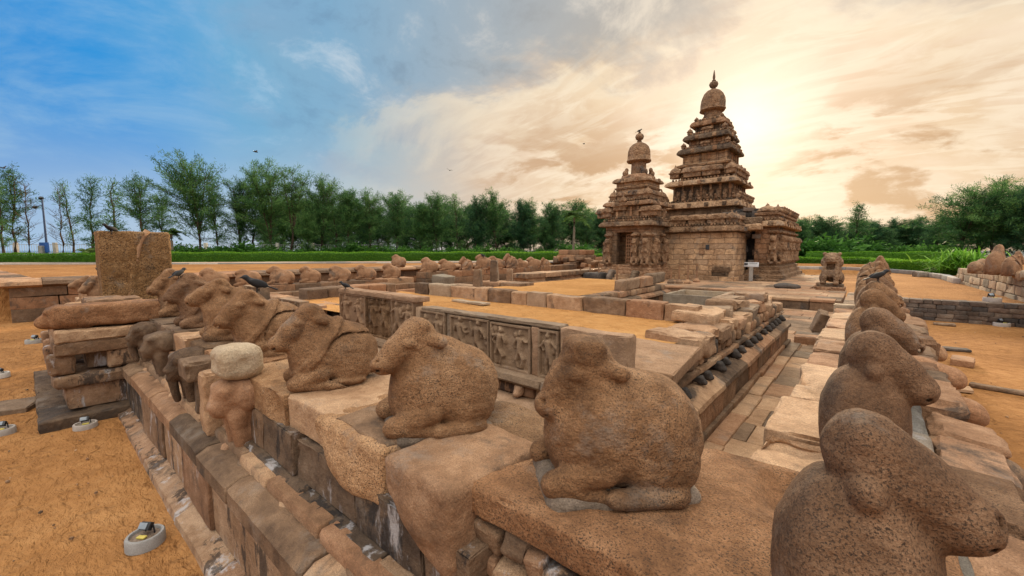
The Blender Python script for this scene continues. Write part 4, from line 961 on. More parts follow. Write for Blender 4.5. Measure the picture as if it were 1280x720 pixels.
mb = MB(); course(mb, 'y', 3.95, 12.6, -2.1, -1.60, .74, .82, .6, 1.3, rng=rng, r=.015, res=.1, amp=.01); mb.build('side_fillet', M_wall, ip)
for k in range(18):
    V, F = rng.choice(lumps); MB().add((V * rng.uniform(1.0, 1.35)) @ rotm(0, 0, R(90)).T + np.array([-1.57, 4.15 + k * .475 + rng.uniform(-.11, .11), .705]), F, .1).build('head_ornament', M_dark, ip, smooth=180)
mb = MB()
y = 4.1
while y < 12.5:
    L = rng.uniform(.12, .34); stone_box(mb, (-1.85 + rng.uniform(-.04, .04), y + L / 2, .93), (.4, L, .22), rotm(rng.uniform(-.1, .1), rng.uniform(-.15, .15), rng.uniform(-.2, .2)), r=.05, res=.06, amp=.018); y += L * .96
mb.build('side_rubble', M_wall, ip)
slab((-1.98, 4.78, 1.10), (1.0, 1.4, .16), M_floor, 'cover_slab', ip, .02, .05, .008, .02, rotm(.012, .02, .10), .5)
y = 5.65
for k in range(12):
    L = rng.uniform(.45, .95)
    if y > 12: break
    slab((-1.98 + rng.uniform(-.08, .08), y + L / 2, 1.10 + rng.uniform(-.05, .07)), (rng.uniform(.55, .85), L - .02, rng.uniform(.18, .3)), rng.choice((M_floor, M_wall, M_far, M_wall)), 'cover_slab', ip, .05, .06, .02, .09, rotm(rng.uniform(-.06, .06), rng.uniform(-.05, .1), rng.uniform(-.12, .12))); y += L
for k in range(5): slab((-2.25 + rng.uniform(-.15, .15), 7.5 + k * .95, 1.27 + rng.uniform(-.03, .05)), (rng.uniform(.5, .8), rng.uniform(.6, .95), .2), rng.choice((M_floor, M_wall)), 'loose_cover_stone', ip, .05, .06, .022, .09, rotm(rng.uniform(-.06, .06), rng.uniform(-.05, .1), rng.uniform(-.3, .3)))
mb = MB(); stone_box(mb, (-6.2, 8.0, .5), (9, 7.8, 1.05), None, .02, .9, .0) if False else stone_box(mb, (-6.2, 5.8, .50), (8.6, 3.0, 1.06), None, .02, .5, .0); mb.build('fill_core', M_dark, ip)
mb = MB(); stone_box(mb, (-1.95, 9.9, .45), (.5, 5.2, .98), None, .02, .5, .0); mb.build('fill_core', M_dark, ip)

# ------------------------------------------------------------------ paved floor
fl_ = empty('paving', (-4, 12, 0), None, None); fl_['kind'] = 'structure'
mb = MB()
y = 2.0
while y < 24:
    W = rng.uniform(.5, .8); x = -.46
    while x > (-1.22 if y < 12.4 else -9.5):
        L = rng.uniform(.5, 1.1); L = min(L, x - (-1.25)) if y < 12.4 and x - L < -1.25 else L
        if L < .1: break
        stone_box(mb, (x - L / 2, y + W / 2, -.045 + rng.uniform(-.008, .012)), (L - .015, W - .015, .12), rotm(rng.uniform(-.006, .006), rng.uniform(-.006, .006), rng.uniform(-.015, .015)), r=.015, res=.22, amp=.008); x -= L
    y += W
mb.build('paving_slabs', M_floor, fl_)
mb = MB()
y = 2.1
while y < 3.6:
    W = rng.uniform(.4, .6); x = -10.5
    while x < -1.3: L = rng.uniform(.5, 1.1); stone_box(mb, (x + L / 2, y + W / 2, -.05 + rng.uniform(-.01, .015)), (L - .015, W - .015, .12), None, r=.015, res=.25, amp=.01); x += L
    y += W
mb.build('ditch_slabs', M_wall, fl_)
# stone strip in the sand at lower left
_a, _b = atz(-30, 516, 0), atz(46, 506, 0); _m = (_a + _b) / 2; _an = math.atan2(_b[1] - _a[1], _b[0] - _a[0])
tag(slab((_m[0], _m[1], .0), (float(np.linalg.norm(_b - _a)), .62, .12), M_floor, 'stone_path', None, .02, .1, .01, rot=rotm(0, 0, _an)), kind='structure')

# ------------------------------------------------------------------ temple ground: platforms, steps, cistern
rng = random.Random(51)
def platform(name, x0, x1, y0, y1, ztop, mat, label, zb=-.1, lip=.1):
    o = empty(name, ((x0 + x1) / 2, (y0 + y1) / 2, 0), label, 'platform')
    mb = MB(); h = ztop - lip
    course(mb, 'x', x0, x1, y0, y0 + .5, zb, h, .7, 1.4, rng=rng, res=.25, amp=.015); course(mb, 'y', y0 + .5, y1, x1 - .5, x1, zb, h, .7, 1.4, rng=rng, res=.25, amp=.015); course(mb, 'y', y0 + .5, y1, x0, x0 + .5, zb, h, .7, 1.4, rng=rng, res=.3, amp=.015)
    mb.build('side_course', mat, o)
    mb = MB(); y = y0 - .06
    while y < y1:
        W = min(rng.uniform(.7, 1.1), y1 - y + .02); x = x0 - .05
        while x < x1:
            L = rng.uniform(.8, 1.6); L = min(L, x1 + .06 - x); stone_box(mb, (x + L / 2, y + W / 2, ztop - lip / 2 + rng.uniform(-.006, .01)), (L - .012, W - .012, lip), None, r=.015, res=.3, amp=.008); x += L
        y += W
    mb.build('cover_slabs', M_floor, o); return o
platform('platform', -12.5, -4.15, 23.5, 31, .40, M_wall, 'paved stone platform in front of the tall temple, with small posts on it')
platform('platform', -4.9, -.75, 20.3, 26.0, .46, M_wall, 'low paved platform carrying the seated lion')
platform('step', -5.2, -3.3, 20.8, 23.4, .22, M_wall, 'low stone step at the corner of the paved temple platform')['category'] = 'step'
platform('platform', -4.1, -2.2, 26.1, 40, .48, M_floor, 'narrow paved strip along the right side of the temple')
tag(slab((-4.9, 20.0, .16), (1.3, .36, .30), M_pale, 'stone_beam', None, .03, .1, .012), 'short pale stone beam lying before the steps, right of the cistern', 'stone')
tag(slab((-.98, 15.2, .3), (.26, .7, .6), M_wall, 'fallen_slab', None, .04, .08, .03, rot=rotm(.1, .35, .2)), 'worn slab leaning against the inner side of the right wall', 'stone')
tag(slab((-1.0, 13.0, .10), (.7, .45, .2), M_wall, 'fallen_slab', None, .03, .08, .02), 'flat slab lying on the paving near the right wall end', 'stone')
tag(slab((-1.5, 26.6, .62), (.9, .5, .3), M_wall, 'loose_stone', None, .06, .1, .03, rot=rotm(0, 0, .3)), 'worn loose stone beside the seated lion pedestal', 'stone')
def frag(p): return smin(sd_ell(p, (0, 0, .12), (.5, .22, .16)), sd_ell(p, (.45, 0, .1), (.25, .2, .14)), .1) + .04 * fbm(p, 5, 3)
V, F = surfnet(frag, (-.7, -.4, -.1), (.9, .4, .4), .04); tag(MB().add(V @ rotm(0, 0, .3).T + np.array([-3.2, 25.4, .45]), F, .2).build('broken_carving', M_dark, smooth=180), 'low broken carving lying on the lion platform', 'stone')
# cistern: four pale slabs on edge
cx0, cy0 = -6.35, 17.1; ci = empty('stone_cistern', (cx0 + 1, cy0 + 1, 0), 'open square cistern of four pale slabs standing on edge, below the temple platform', 'cistern')
for c, s in (((cx0 + 1.05, cy0, .30), (2.1, .16, .66)), ((cx0 + 1.05, cy0 + 2.3, .30), (2.1, .16, .66)), ((cx0 + .08, cy0 + 1.15, .30), (.16, 2.12, .66)), ((cx0 + 2.02, cy0 + 1.15, .30), (.16, 2.12, .66))):
    slab(c, s, M_pale, 'side_slab', ci, .02, .12, .010)
# middle sand platform with its low moulded wall
mp_ = empty('platform', (-10, 15, 0), 'low moulded platform covered with pale sand, in front of the small shrine', 'platform')
mb = MB(); course(mb, 'x', -12.6, -6.9, 12.2, 12.7, -.05, .42, .6, 1.2, rng=rng, res=.2, amp=.015); course(mb, 'x', -12.6, -6.95, 12.25, 12.8, .55, .78, .7, 1.6, rng=rng, res=.2, amp=.02); mb.build('front_courses', M_wall, mp_)
mb = MB(); course(mb, 'x', -12.5, -7.05, 12.33, 12.8, .42, .56, .3, .6, rng=rng, res=.15, amp=.02); mb.build('recess_course', M_plinth, mp_)
mb = MB(); course(mb, 'y', 12.7, 19.6, -7.6, -7.05, -.05, .36, .8, 1.5, rng=rng, res=.2); mb.build('side_plinth', M_wall, mp_)
mb = MB(); profile_course(mb, 'y', 12.2, 19.6, [(-7.6, .36), (-7.0, .36), (-6.9, .42), (-6.92, .5), (-7.05, .56), (-7.6, .57)], .9, 1.6, rng=rng, amp=.012, res=.2); mb.build('side_moulding', M_wall, mp_)
mb = MB(); course(mb, 'y', 12.6, 19.4, -7.65, -7.15, .57, .82, .35, .8, rng=rng, res=.15, r=.05, amp=.025); mb.build('side_rubble', M_wall, mp_)
for (y0, L, z) in ((15.1, 1.6, 1.02), (16.7, 1.3, 1.05), (18.0, 1.5, 1.14)): slab((-7.4 + rng.uniform(-.05, .05), y0 + L / 2, z), (.42, L - .02, .44), M_floor, 'parapet_block', mp_, .07, .1, .03, .08, rot=rotm(.02, 0, rng.uniform(-.04, .04)))
s_ = sheet('sand_fill', np.arange(-12.5, -7.4, .3), np.arange(12.6, 21, .3), lambda x, y: .80 + .02 * fbm(np.stack([x, y, x * 0], -1), .8, 2), M_sandl); s_.parent = mp_; s_.matrix_parent_inverse = Matrix.Translation(-mp_.location)
lp = empty('platform', (-15, 24, 0), 'long low moulded stone platform leading back to the small shrine, behind the posts', 'platform')
mb = MB(); course(mb, 'y', 19.5, 30.5, -16.6, -15.3, -.05, .5, 1.0, 2.0, rng=rng, res=.3, amp=.02); course(mb, 'y', 19.6, 30.5, -16.6, -15.45, .5, .72, 1.0, 2.0, rng=rng, res=.3, amp=.02); course(mb, 'y', 19.3, 30.5, -16.6, -15.3, .72, 1.0, 1.2, 2.4, rng=rng, res=.3, amp=.02); mb.build('courses', M_wall, lp)
mb = MB(); course(mb, 'y', 18.9, 31, -15.3, -14.6, -.05, .22, 1, 2, rng=rng, res=.3); mb.build('step', M_wall, lp)
pb = empty('pedestal', (-13.2, 15, 0), 'short moulded pedestal of three stones right of the stone posts', 'pedestal')
slab((-12.8, 14.6, .25), (2.6, 1.0, .5), M_plinth, 'base', pb); slab((-12.9, 14.6, .58), (2.2, .9, .16), M_plinth, 'neck', pb); slab((-13.5, 14.6, .80), (1.3, 1.0, .28), M_wall, 'cap_stone', pb, .05); slab((-12.2, 14.65, .80), (1.2, 1.0, .28), M_wall, 'cap_stone', pb, .05)
tag(slab((-14.9, 14.0, .66), (1.9, .7, .14), M_floor, 'flat_slab', None, .02, .12, .01), 'flat slab laid between the post foot and the pedestal', 'slab')
tag(slab((-14.9, 14.2, .3), (2.0, 1.0, .6), M_wall, 'stone_block', None, .04, .15, .02), 'low block under the flat slab beside the stone posts', 'stone')
for (px_, D, w, zt, zb, lab) in ((597, 19.0, .42, 1.55, .6, 'short tapering stone post, leftmost of three before the distant wall'), (618, 19.6, .40, 1.95, .55, 'tallest slim stone post with a rounded top before the distant wall'), (637, 21.5, .36, 1.45, .5, 'smallest stone post, rightmost of three before the distant wall')):
    g = atD(px_, D); mb = MB(); stone_box(mb, (g[0], g[1], (zb + zt) / 2), (w, w, zt - zb), rotm(0, 0, .4), r=.09, res=.08, amp=.02, taper=.28)
    stone_box(mb, (g[0], g[1], zb / 2 + .04), (w * 1.3, w * 1.3, zb + .1), None, r=.04, res=.15, amp=.02); tag(mb.build('stone_post', M_far), lab, 'post', 'stone posts before the distant wall')
for k, (px_, D, h_, lab) in enumerate(((840, 25.2, .95, 'thin post in a round foot, left of four on the temple platform'), (850, 25.2, 1.05, 'thin post second from left of four on the temple platform'), (861, 25.0, 1.10, 'thin post third from left of four on the temple platform'), (872, 26.2, 1.15, 'thin post nearest the hall wall of four on the temple platform'),
                                  (726, 29.5, .9, 'thin post left of the small shrine steps, first of three'), (738, 30.0, 1.1, 'thin post left of the small shrine steps, second of three'), (749, 29.0, 1.3, 'thin post left of the small shrine steps, third of three'), (772, 26.5, 1.2, 'thin post between the carved steps of the small shrine'))):
    g = atD(px_, D); z = .40 if k < 4 else .2; o = empty('barrier_post', (g[0], g[1], z), lab, 'post', 'thin posts round the temple')
    tube(MB(), [(g[0], g[1], z + .05), (g[0], g[1], z + h_)], .045, 8, .5); mb = MB(); tube(mb, [(g[0], g[1], z + .05), (g[0], g[1], z + h_)], .055, 8, .5); mb.build('shaft', M_far, o)
    mb = MB(); lathe(mb, (g[0], g[1], z), [(.20, -.02), (.21, .10), (.16, .16), (.09, .24), (.05, .26)], 14, .01, 8, .2); mb.build('foot', M_far, o)

# ------------------------------------------------------------------ the temple
tp = empty('temple', (-10, 32, .3), 'weathered granite temple with a tall and a smaller stepped tower, dark against the sunset', 'temple')
TZ = .38
def eave(mb, cx, cy, hx, hy, z, out=.38, th=.55, res=.3, amp=.03):
    rect_loft(mb, cx, cy, [(hx - .02, hy - .02, z + .03), (hx + out * .8, hy + out * .8, z), (hx + out, hy + out, z + th * .12), (hx + out * .97, hy + out * .97, z + th * .38), (hx + out * .72, hy + out * .72, z + th * .72), (hx + out * .35, hy + out * .35, z + th * .95), (hx, hy, z + th)], res, amp)
    # kudu arches on the eave
    for ax in (0, 1):
        h = (hx, hy)[ax]; n = max(2, int(2 * h / 1.1))
        for i in range(n):
            t = -h + (i + .5) * 2 * h / n
            for s in (-1, 1):
                if ax == 0 and s == 1: continue
                if ax == 1 and s == -1: continue
                c = (cx + t, cy + s * (hy + out * .93)) if ax == 0 else (cx + s * (hx + out * .93), cy + t)
                stone_box(mb, (c[0], c[1], z + th * .45), (.30, .12, .30) if ax == 0 else (.12, .30, .30), None, .06, .1, .02)
def dentils(mb, cx, cy, hx, hy, z, sp=.22, s=.12):
    for i in range(int(2 * hx / sp)): stone_box(mb, (cx - hx + (i + .5) * sp, cy - hy, z), (s, s * 1.2, s * 1.1), None, .025, .2, .012)
    for i in range(int(2 * hy / sp)): stone_box(mb, (cx + hx, cy - hy + (i + .5) * sp, z), (s * 1.2, s, s * 1.1), None, .025, .2, .012)
def fsala(p):
    d = np.maximum(sd_cone(p, (-.38, 0, .34), (.38, 0, .34), .30, .30), .30 - p[:, 2]); d = np.minimum(d, sd_box(p, (0, 0, .16), (.52, .24, .17), .03)); d = np.minimum(d, sd_box(p, (0, 0, .31), (.66, .31, .045), .03))
    d = smax(d, -sd_box(p, (.2, -.26, .15), (.09, .06, .10), .01), .01); d = smax(d, -sd_box(p, (-.2, -.26, .15), (.09, .06, .10), .01), .01)
    d = smin(d, sd_ell(p, (0, -.28, .46), (.13, .06, .13)), .03)
    return d + .028 * fbm(p, 5, 3)
def fkuta(p):
    d = np.maximum(sd_ell(p, (0, 0, .34), (.33, .33, .32)), .30 - p[:, 2]); d = np.minimum(d, sd_box(p, (0, 0, .16), (.25, .25, .17), .03)); d = np.minimum(d, sd_box(p, (0, 0, .31), (.33, .33, .045), .03))
    d = smin(d, sd_ell(p, (0, 0, .70), (.07, .07, .09)), .03); d = smin(d, sd_ell(p, (0, 0, .80), (.03, .03, .08)), .02); return d + .024 * fbm(p + 4, 5, 3)
def flion(p):       # lion rearing against a pilaster
    d = sd_box(p, (0, .06, .9), (.16, .10, .95), .03); d = smin(d, sd_cone(p, (0, -.10, .35), (0, -.16, 1.05), .15, .17), .06); d = smin(d, sd_ell(p, (0, -.24, 1.30), (.16, .17, .19)), .05)
    d = smin(d, sd_ell(p, (0, -.36, 1.24), (.09, .09, .08)), .04)
    for s in (-1, 1):
        d = smin(d, sd_cone(p, (s * .11, -.20, 1.0), (s * .12, -.34, .72), .06, .05), .03); d = smin(d, sd_cone(p, (s * .13, -.12, .40), (s * .15, -.26, .12), .09, .07), .03); d = smin(d, sd_ell(p, (s * .12, -.2, 1.46), (.05, .06, .06)), .03)
    d = smin(d, sd_box(p, (0, 0, 1.68), (.24, .18, .07), .03), .05); d = smin(d, sd_box(p, (0, -.02, .05), (.22, .2, .07), .03), .04); return d + .02 * fbm(p, 7, 3)
def ffig(p):        # seated or standing figure in relief
    d = sd_cone(p, (0, -.02, .2), (0, -.04, .62), .13, .12); d = smin(d, sd_ell(p, (0, -.06, .84), (.10, .10, .12)), .04)
    for s in (-1, 1): d = smin(d, sd_cone(p, (s * .13, -.03, .64), (s * .2, -.08, .40), .05, .045), .03); d = smin(d, sd_cone(p, (s * .08, -.04, .25), (s * .14, -.10, .03), .075, .06), .03)
    return smin(d, sd_box(p, (0, .08, .45), (.2, .06, .45), .03), .04) + .018 * fbm(p, 8, 3)
def fani(p):        # crouching figure used on cornices
    d = sd_ell(p, (0, 0, .2), (.16, .2, .2)); d = smin(d, sd_ell(p, (0, -.14, .42), (.11, .12, .13)), .06); return d + .02 * fbm(p, 8, 2)
T_ = {}
for nm, fn, lo, hi, h in (('sala', fsala, (-.75, -.45, -.05), (.75, .45, .80), .05), ('kuta', fkuta, (-.42, -.42, -.05), (.42, .42, .96), .045), ('lion', flion, (-.34, -.55, -.08), (.34, .26, 1.92), .05), ('fig', ffig, (-.36, -.3, -.06), (.36, .24, 1.05), .045), ('ani', fani, (-.26, -.34, -.05), (.26, .3, .62), .05)):
    V, F = surfnet(fn, lo, hi, h); T_[nm] = (V, F)
def orn(kind, name, loc, rz, s=1.0, mat=None, sz=None):
    key = ('m', kind)
    if key not in T_:
        o = MB().add(*T_[kind], .5).build(kind, M_temple, smooth=180); T_[key] = o.data; bpy.data.objects.remove(o)
    o = bpy.data.objects.new(name, T_[key]); col.objects.link(o); o.location = loc; o.rotation_euler = (0, 0, rz); o.scale = (s, s, sz or s)
    o.parent = tp; o.matrix_parent_inverse = Matrix.Translation(-tp.location); return o
def row_of_shrines(cx, cy, hx, hy, z, s, pat, faces=(0, 1)):
    """parapet: kuta at the corners, sala between, on the faces turned to the court"""
    for ax in faces:
        h = (hx, hy)[ax]; n = len(pat)
        for i, k in enumerate(pat):
            if ax == 1 and i == 0: continue
            t = -h + 2 * h * i / (n - 1)
            loc = (cx + t, cy - hy, z) if ax == 0 else (cx + hx, cy + t, z)
            orn(k, 'parapet_shrine', loc, 0 if ax == 0 else R(90), s * (1 + .06 * math.sin(i * 7 + z)))
def build(mb, name, mat=None, sm=45): return mb.build(name, mat or M_temple, tp, smooth=sm)

# main tower
CX, CY = -10.15, 36.6
mb = MB(); rect_loft(mb, CX, CY, [(2.6, 2.6, TZ), (2.55, 2.55, 3.4), (2.5, 2.5, 5.6)], .4, .03); build(mb, 'tower_wall', M_templew)
tiers = [(2.5, 5.62, .42, .55, None, 0), (2.12, 7.42, .55, .50, 'p', .95), (1.62, 9.95, .42, .52, 'n', .6), (1.30, 11.05, .40, .52, 'n', .62), (.96, 12.15, .36, .48, 'n', .5)]
for i, (w, ze, out, th, par, sc) in enumerate(tiers):
    if i:
        pw, pz = tiers[i - 1][0], tiers[i - 1][1] + tiers[i - 1][3]
        mb = MB(); rect_loft(mb, CX, CY, [(w + .14, w + .14, pz - .05), (w + .14, w + .14, pz + .14), (w + .02, w + .02, pz + .2), (w, w, ze)], .3, .03)
        nP = max(3, int(w * 2 / .62))
        for k in range(nP + 1):
            t = -w + .08 + (2 * w - .16) * k / nP
            stone_box(mb, (CX + t, CY - w - .02, (pz + ze) / 2 + .08), (.17, .14, ze - pz - .1), None, .03, .25, .02); stone_box(mb, (CX + w + .02, CY + t, (pz + ze) / 2 + .08), (.14, .17, ze - pz - .1), None, .03, .25, .02)
        build(mb, 'tier_wall', M_templew)
    mb = MB(); eave(mb, CX, CY, w, w, ze, out, th); dentils(mb, CX, CY, w + out * .25, w + out * .25, ze + th + .03, .24 if w > 1.5 else .18, .13); build(mb, 'tier_cornice')
    if i == 0:
        for k in range(9):
            orn('ani', 'cornice_figure', (CX - 2.4 + k * .6, CY - w - .1, ze + th + .05), 0, .8)
            orn('ani', 'cornice_figure', (CX + w + .1, CY - 2.2 + k * .58, ze + th + .05), R(90), .95)
for k in range(8): orn('fig', 'relief_figure', (CX - 1.75 + k * .5, CY - 2.2, 6.35), 0, .78); orn('fig', 'relief_figure', (CX + 2.2, CY - 1.75 + k * .5, 6.35), R(90), .78)
for k in range(6): orn('fig', 'relief_figure', (CX - 1.3 + k * .52, CY - 1.80, 8.15), 0, .8); orn('fig', 'relief_figure', (CX + 1.8, CY - 1.3 + k * .52, 8.15), R(90), .8)
# shrines on the second tier, big and rounded as seen from the court
row_of_shrines(CX, CY, 2.05, 2.05, 8.12, 1.25, ('kuta', 'sala', 'sala', 'kuta'))
mb = MB(); rect_loft(mb, CX, CY, [(1.75, 1.75, 7.9), (1.75, 1.75, 8.95), (1.95, 1.95, 9.0), (2.0, 2.0, 9.12), (1.6, 1.6, 9.3)], .3, .04); build(mb, 'tier_wall', M_templew)
for (w, z, s) in ((1.62, 10.5, .62), (1.28, 11.6, .68), (.92, 12.6, .5)):
    row_of_shrines(CX, CY, w, w, z, s, ('kuta', 'sala', 'kuta') if w > 1 else ('kuta', 'kuta'))
for s in (-1, 1): orn('kuta', 'parapet_shrine', (CX + s * 1.55, CY + 1.5, 10.5), 0, .7); orn('kuta', 'parapet_shrine', (CX + s * 2.05, CY + 2.0, 8.1), 0, 1.2)
mb = MB(); lathe(mb, (CX, CY, 12.55), [(.66, 0), (.64, .5), (.60, .85), (.86, .90), (.95, 1.0), (.90, 1.12), (.90, 1.55), (.86, 1.85), (.72, 2.2), (.48, 2.48), (.22, 2.62), (.12, 2.68)], 32, .025, 2.5, .10, .5, R(22.5), 8); build(mb, 'dome', M_temple, 50)
mb = MB(); lathe(mb, (CX, CY, 15.15), [(.14, 0), (.2, .05), (.13, .10), (.28, .22), (.34, .40), (.28, .56), (.12, .64), (.16, .70), (.08, .76), (.10, .95), (.07, 1.2), (.02, 1.5)], 16, .01); build(mb, 'finial')
for a in range(4): orn('ani', 'tower_statue', (CX + .72 * math.cos(R(45 + 90 * a)), CY + .72 * math.sin(R(45 + 90 * a)), 12.6), R(a * 90), .9)

# enclosure hall in front of the tower
HX0, HX1, HY0, HY1 = -11.2, -6.62, 29.9, 33.4
hx, hy, hcx, hcy = (HX1 - HX0) / 2, (HY1 - HY0) / 2, (HX0 + HX1) / 2, (HY0 + HY1) / 2
mb = MB(); rect_loft(mb, hcx, hcy, [(hx + .22, hy + .22, TZ - .3), (hx + .20, hy + .2, TZ + .28), (hx + .06, hy + .06, TZ + .34), (hx + .06, hy + .06, TZ + .7), (hx + .02, hy + .02, TZ + .74), (hx, hy, 3.6)], .25, .03, 3)
stone_box(mb, (-8.6, HY0 - .02, 2.35), (.34, .1, .5), None, .02, .1, .01); stone_box(mb, (-7.35, HY0 - .06, 1.15), (1.1, .2, .36), None, .04, .1, .03); stone_box(mb, (-7.4, HY0 - .05, .75), (1.0, .15, .5), None, .03, .1, .02)
build(mb, 'hall_wall', M_templew)
mb = MB(); stone_box(mb, (-8.25, HY0 - .02, 2.62), (.22, .12, .34), None, .01, .1, .0, tint=0); mb.build('opening_shade', M_black, tp)  # solid black block, painted shade for a small opening in the wall
mb = MB(); eave(mb, hcx, hcy, hx, hy, 3.62, .34, .46); dentils(mb, hcx, hcy, hx + .12, hy + .12, 4.12, .2, .12); build(mb, 'hall_cornice')
mb = MB(); rect_loft(mb, hcx, hcy, [(hx - .1, hy - .1, 4.0), (hx - .15, hy - .15, 4.55), (hx - .3, hy - .3, 4.6)], .3, .04); build(mb, 'hall_roof')
for k, (kd, x_) in enumerate((('sala', HX0 + .9), ('sala', HX0 + 2.15), ('sala', HX1 - 1.2), ('kuta', HX1 - .3))): orn(kd, 'parapet_shrine', (x_, HY0 + .25, 4.18), 0, 1.05)
orn('kuta', 'parapet_shrine', (HX1 - .3, HY0 + 1.4, 4.18), R(90), 1.05); orn('sala', 'parapet_shrine', (HX1 - .3, HY0 + 2.5, 4.18), R(90), 1.05)
# masonry between hall roof and tower
mb = MB()
for i in range(90): stone_box(mb, (rng.uniform(-8.2, -5.2), rng.uniform(33.0, 34.2), rng.uniform(.5, 5.3)), (rng.uniform(.3, .7), rng.uniform(.3, .6), rng.uniform(.2, .45)), rotm(rng.uniform(-.1, .1), rng.uniform(-.1, .1), rng.uniform(-.3, .3)), r=.05, res=.2, amp=.03)
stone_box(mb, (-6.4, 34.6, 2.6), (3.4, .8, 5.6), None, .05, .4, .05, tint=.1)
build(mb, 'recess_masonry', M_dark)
# right porch: side wall with rearing lions, stepping base
PX0, PX1, PY0, PY1 = -6.0, -4.75, 32.8, 41.8
hx, hy, pcx, pcy = (PX1 - PX0) / 2, (PY1 - PY0) / 2, (PX0 + PX1) / 2, (PY0 + PY1) / 2
mb = MB(); rect_loft(mb, pcx, pcy, [(hx + .80, hy + .80, .2), (hx + .78, hy + .78, .46), (hx + .62, hy + .62, .50), (hx + .60, hy + .60, .72), (hx + .42, hy + .42, .80), (hx + .40, hy + .40, 1.02), (hx + .28, hy + .28, 1.10), (hx + .30, hy + .30, 1.28), (hx + .12, hy + .12, 1.36), (hx + .14, hy + .14, 1.5), (hx, hy, 1.55)], .25, .03, 3); build(mb, 'porch_base')
mb = MB(); rect_loft(mb, pcx, pcy, [(hx, hy, 1.5), (hx, hy, 4.0)], .25, .03, 3); build(mb, 'porch_wall', M_templew)
mb = MB(); eave(mb, pcx, pcy, hx, hy, 3.98, .42, .46); dentils(mb, pcx, pcy, hx + .15, hy + .15, 4.50, .2, .13); build(mb, 'porch_cornice')
mb = MB(); rect_loft(mb, pcx, pcy, [(hx + .02, hy + .02, 4.4), (hx, hy, 4.75), (hx + .1, hy + .1, 4.8), (hx + .1, hy + .1, 4.95), (hx - .15, hy - .15, 5.0), (hx - .2, hy - .2, 5.2)], .25, .04); build(mb, 'porch_roof')
for k in range(9): orn('lion', 'lion_pilaster', (PX1 + .05, PY0 + .35 + k * 1.02, 1.5), R(90), 1.28)
for k in range(8): orn('fig', 'relief_figure', (PX1 + .02, PY0 + .85 + k * 1.02, 1.6 + .3 * (k % 2)), R(90), 1.3)
orn('lion', 'lion_pilaster', (PX1 - .15, PY0 - .02, 1.5), 0, 1.28)
orn('kuta', 'parapet_shrine', (PX0 + .55, PY0 + .6, 4.75), 0, 1.75, sz=1.05)
for k in range(8): orn('sala' if k % 2 else 'kuta', 'parapet_shrine', (PX1 - .2, PY0 + 1.3 + k * 1.05, 4.85), R(90), .9); orn('ani', 'cornice_figure', (PX1 + .1, PY0 + 1.1 + k * 1.05, 4.95), R(90), .8)
# link over the recess
mb = MB(); stone_box(mb, (-6.3, 32.5, 3.95), (1.6, 1.5, .42), None, .12, .2, .04); stone_box(mb, (-6.3, 32.9, 4.4), (1.5, 1.3, .5), None, .1, .2, .05); build(mb, 'recess_lintel')

# small shrine
SX, SY, SW = -12.65, 28.55, 1.62
SZ = .55
mb = MB(); rect_loft(mb, SX, SY, [(SW + .5, SW + .5, SZ - .5), (SW + .48, SW + .48, SZ + .1), (SW + .34, SW + .34, SZ + .16), (SW + .33, SW + .33, SZ + .4), (SW + .2, SW + .2, SZ + .48), (SW + .2, SW + .2, SZ + .62), (SW + .08, SW + .08, SZ + .7), (SW + .1, SW + .1, SZ + .82), (SW, SW, SZ + .86)], .2, .025, 3); build(mb, 'shrine_base')
mb = MB()
x0, x1, y0, y1 = SX - SW, SX + SW, SY - SW, SY + SW
for c, s in (((SX, y1 - .2, 2.7), (2 * SW, .4, 2.7)), ((x0 + .2, SY + .1, 2.7), (.4, 2 * SW - .3, 2.7)), ((x1 - .2, SY + .1, 2.7), (.4, 2 * SW - .3, 2.7)), ((x0 + .42, y0 + .3, 2.7), (.84, .5, 2.7)), ((x1 - .62, y0 + .3, 2.7), (1.24, .5, 2.7)), ((SX, y0 + .3, 3.85), (2 * SW, .52, .42)), ((SX, SY + .4, 2.7), (2 * SW - .2, 1.2, 2.7))):
    stone_box(mb, c, s, None, .03, .2, .025, chip=.03)
build(mb, 'shrine_wall', M_templew)
mb = MB()
lx0, lx1, lz0, lz1 = SX - .26, SX + .36, 1.45, 3.5
n, m = 4, 9
for i in range(n + 1): stone_box(mb, (lx0 + (lx1 - lx0) * i / n, y0 + .55, (lz0 + lz1) / 2), (.075, .1, lz1 - lz0), None, .012, .3, .004)
for j in range(m + 1): stone_box(mb, ((lx0 + lx1) / 2, y0 + .55, lz0 + (lz1 - lz0) * j / m), (lx1 - lx0, .094, .09), None, .012, .3, .004)
mb.build('lattice_screen', M_far, tp)
for (px_, s) in ((x0 + .30, 1.22), (x1 - .95, 1.22), (x1 - .22, 1.22)): orn('lion', 'lion_pilaster', (px_, y0 - .02, 1.40), 0, s)
for k in range(4): orn('lion' if k % 2 == 0 else 'fig', 'lion_pilaster' if k % 2 == 0 else 'relief_figure', (x1 + .03, y0 + .35 + k * .8, 1.4 if k % 2 == 0 else 1.7), R(90), 1.22 if k % 2 == 0 else 1.5)
orn('fig', 'relief_figure', (x1 - .55, y0 + .02, 1.6), 0, 1.5); orn('fig', 'relief_figure', (x0 - .05, y0 + .2, 1.6), R(-60), 1.5)
mb = MB(); eave(mb, SX, SY, SW, SW, 4.02, .36, .40, .2); dentils(mb, SX, SY, SW + .12, SW + .12, 4.46, .18, .11); dentils(mb, SX, SY, SW + .02, SW + .02, 4.62, .18, .10); build(mb, 'shrine_cornice')
mb = MB(); rect_loft(mb, SX, SY, [(SW - .1, SW - .1, 4.3), (SW - .15, SW - .15, 5.42)], .25, .03)
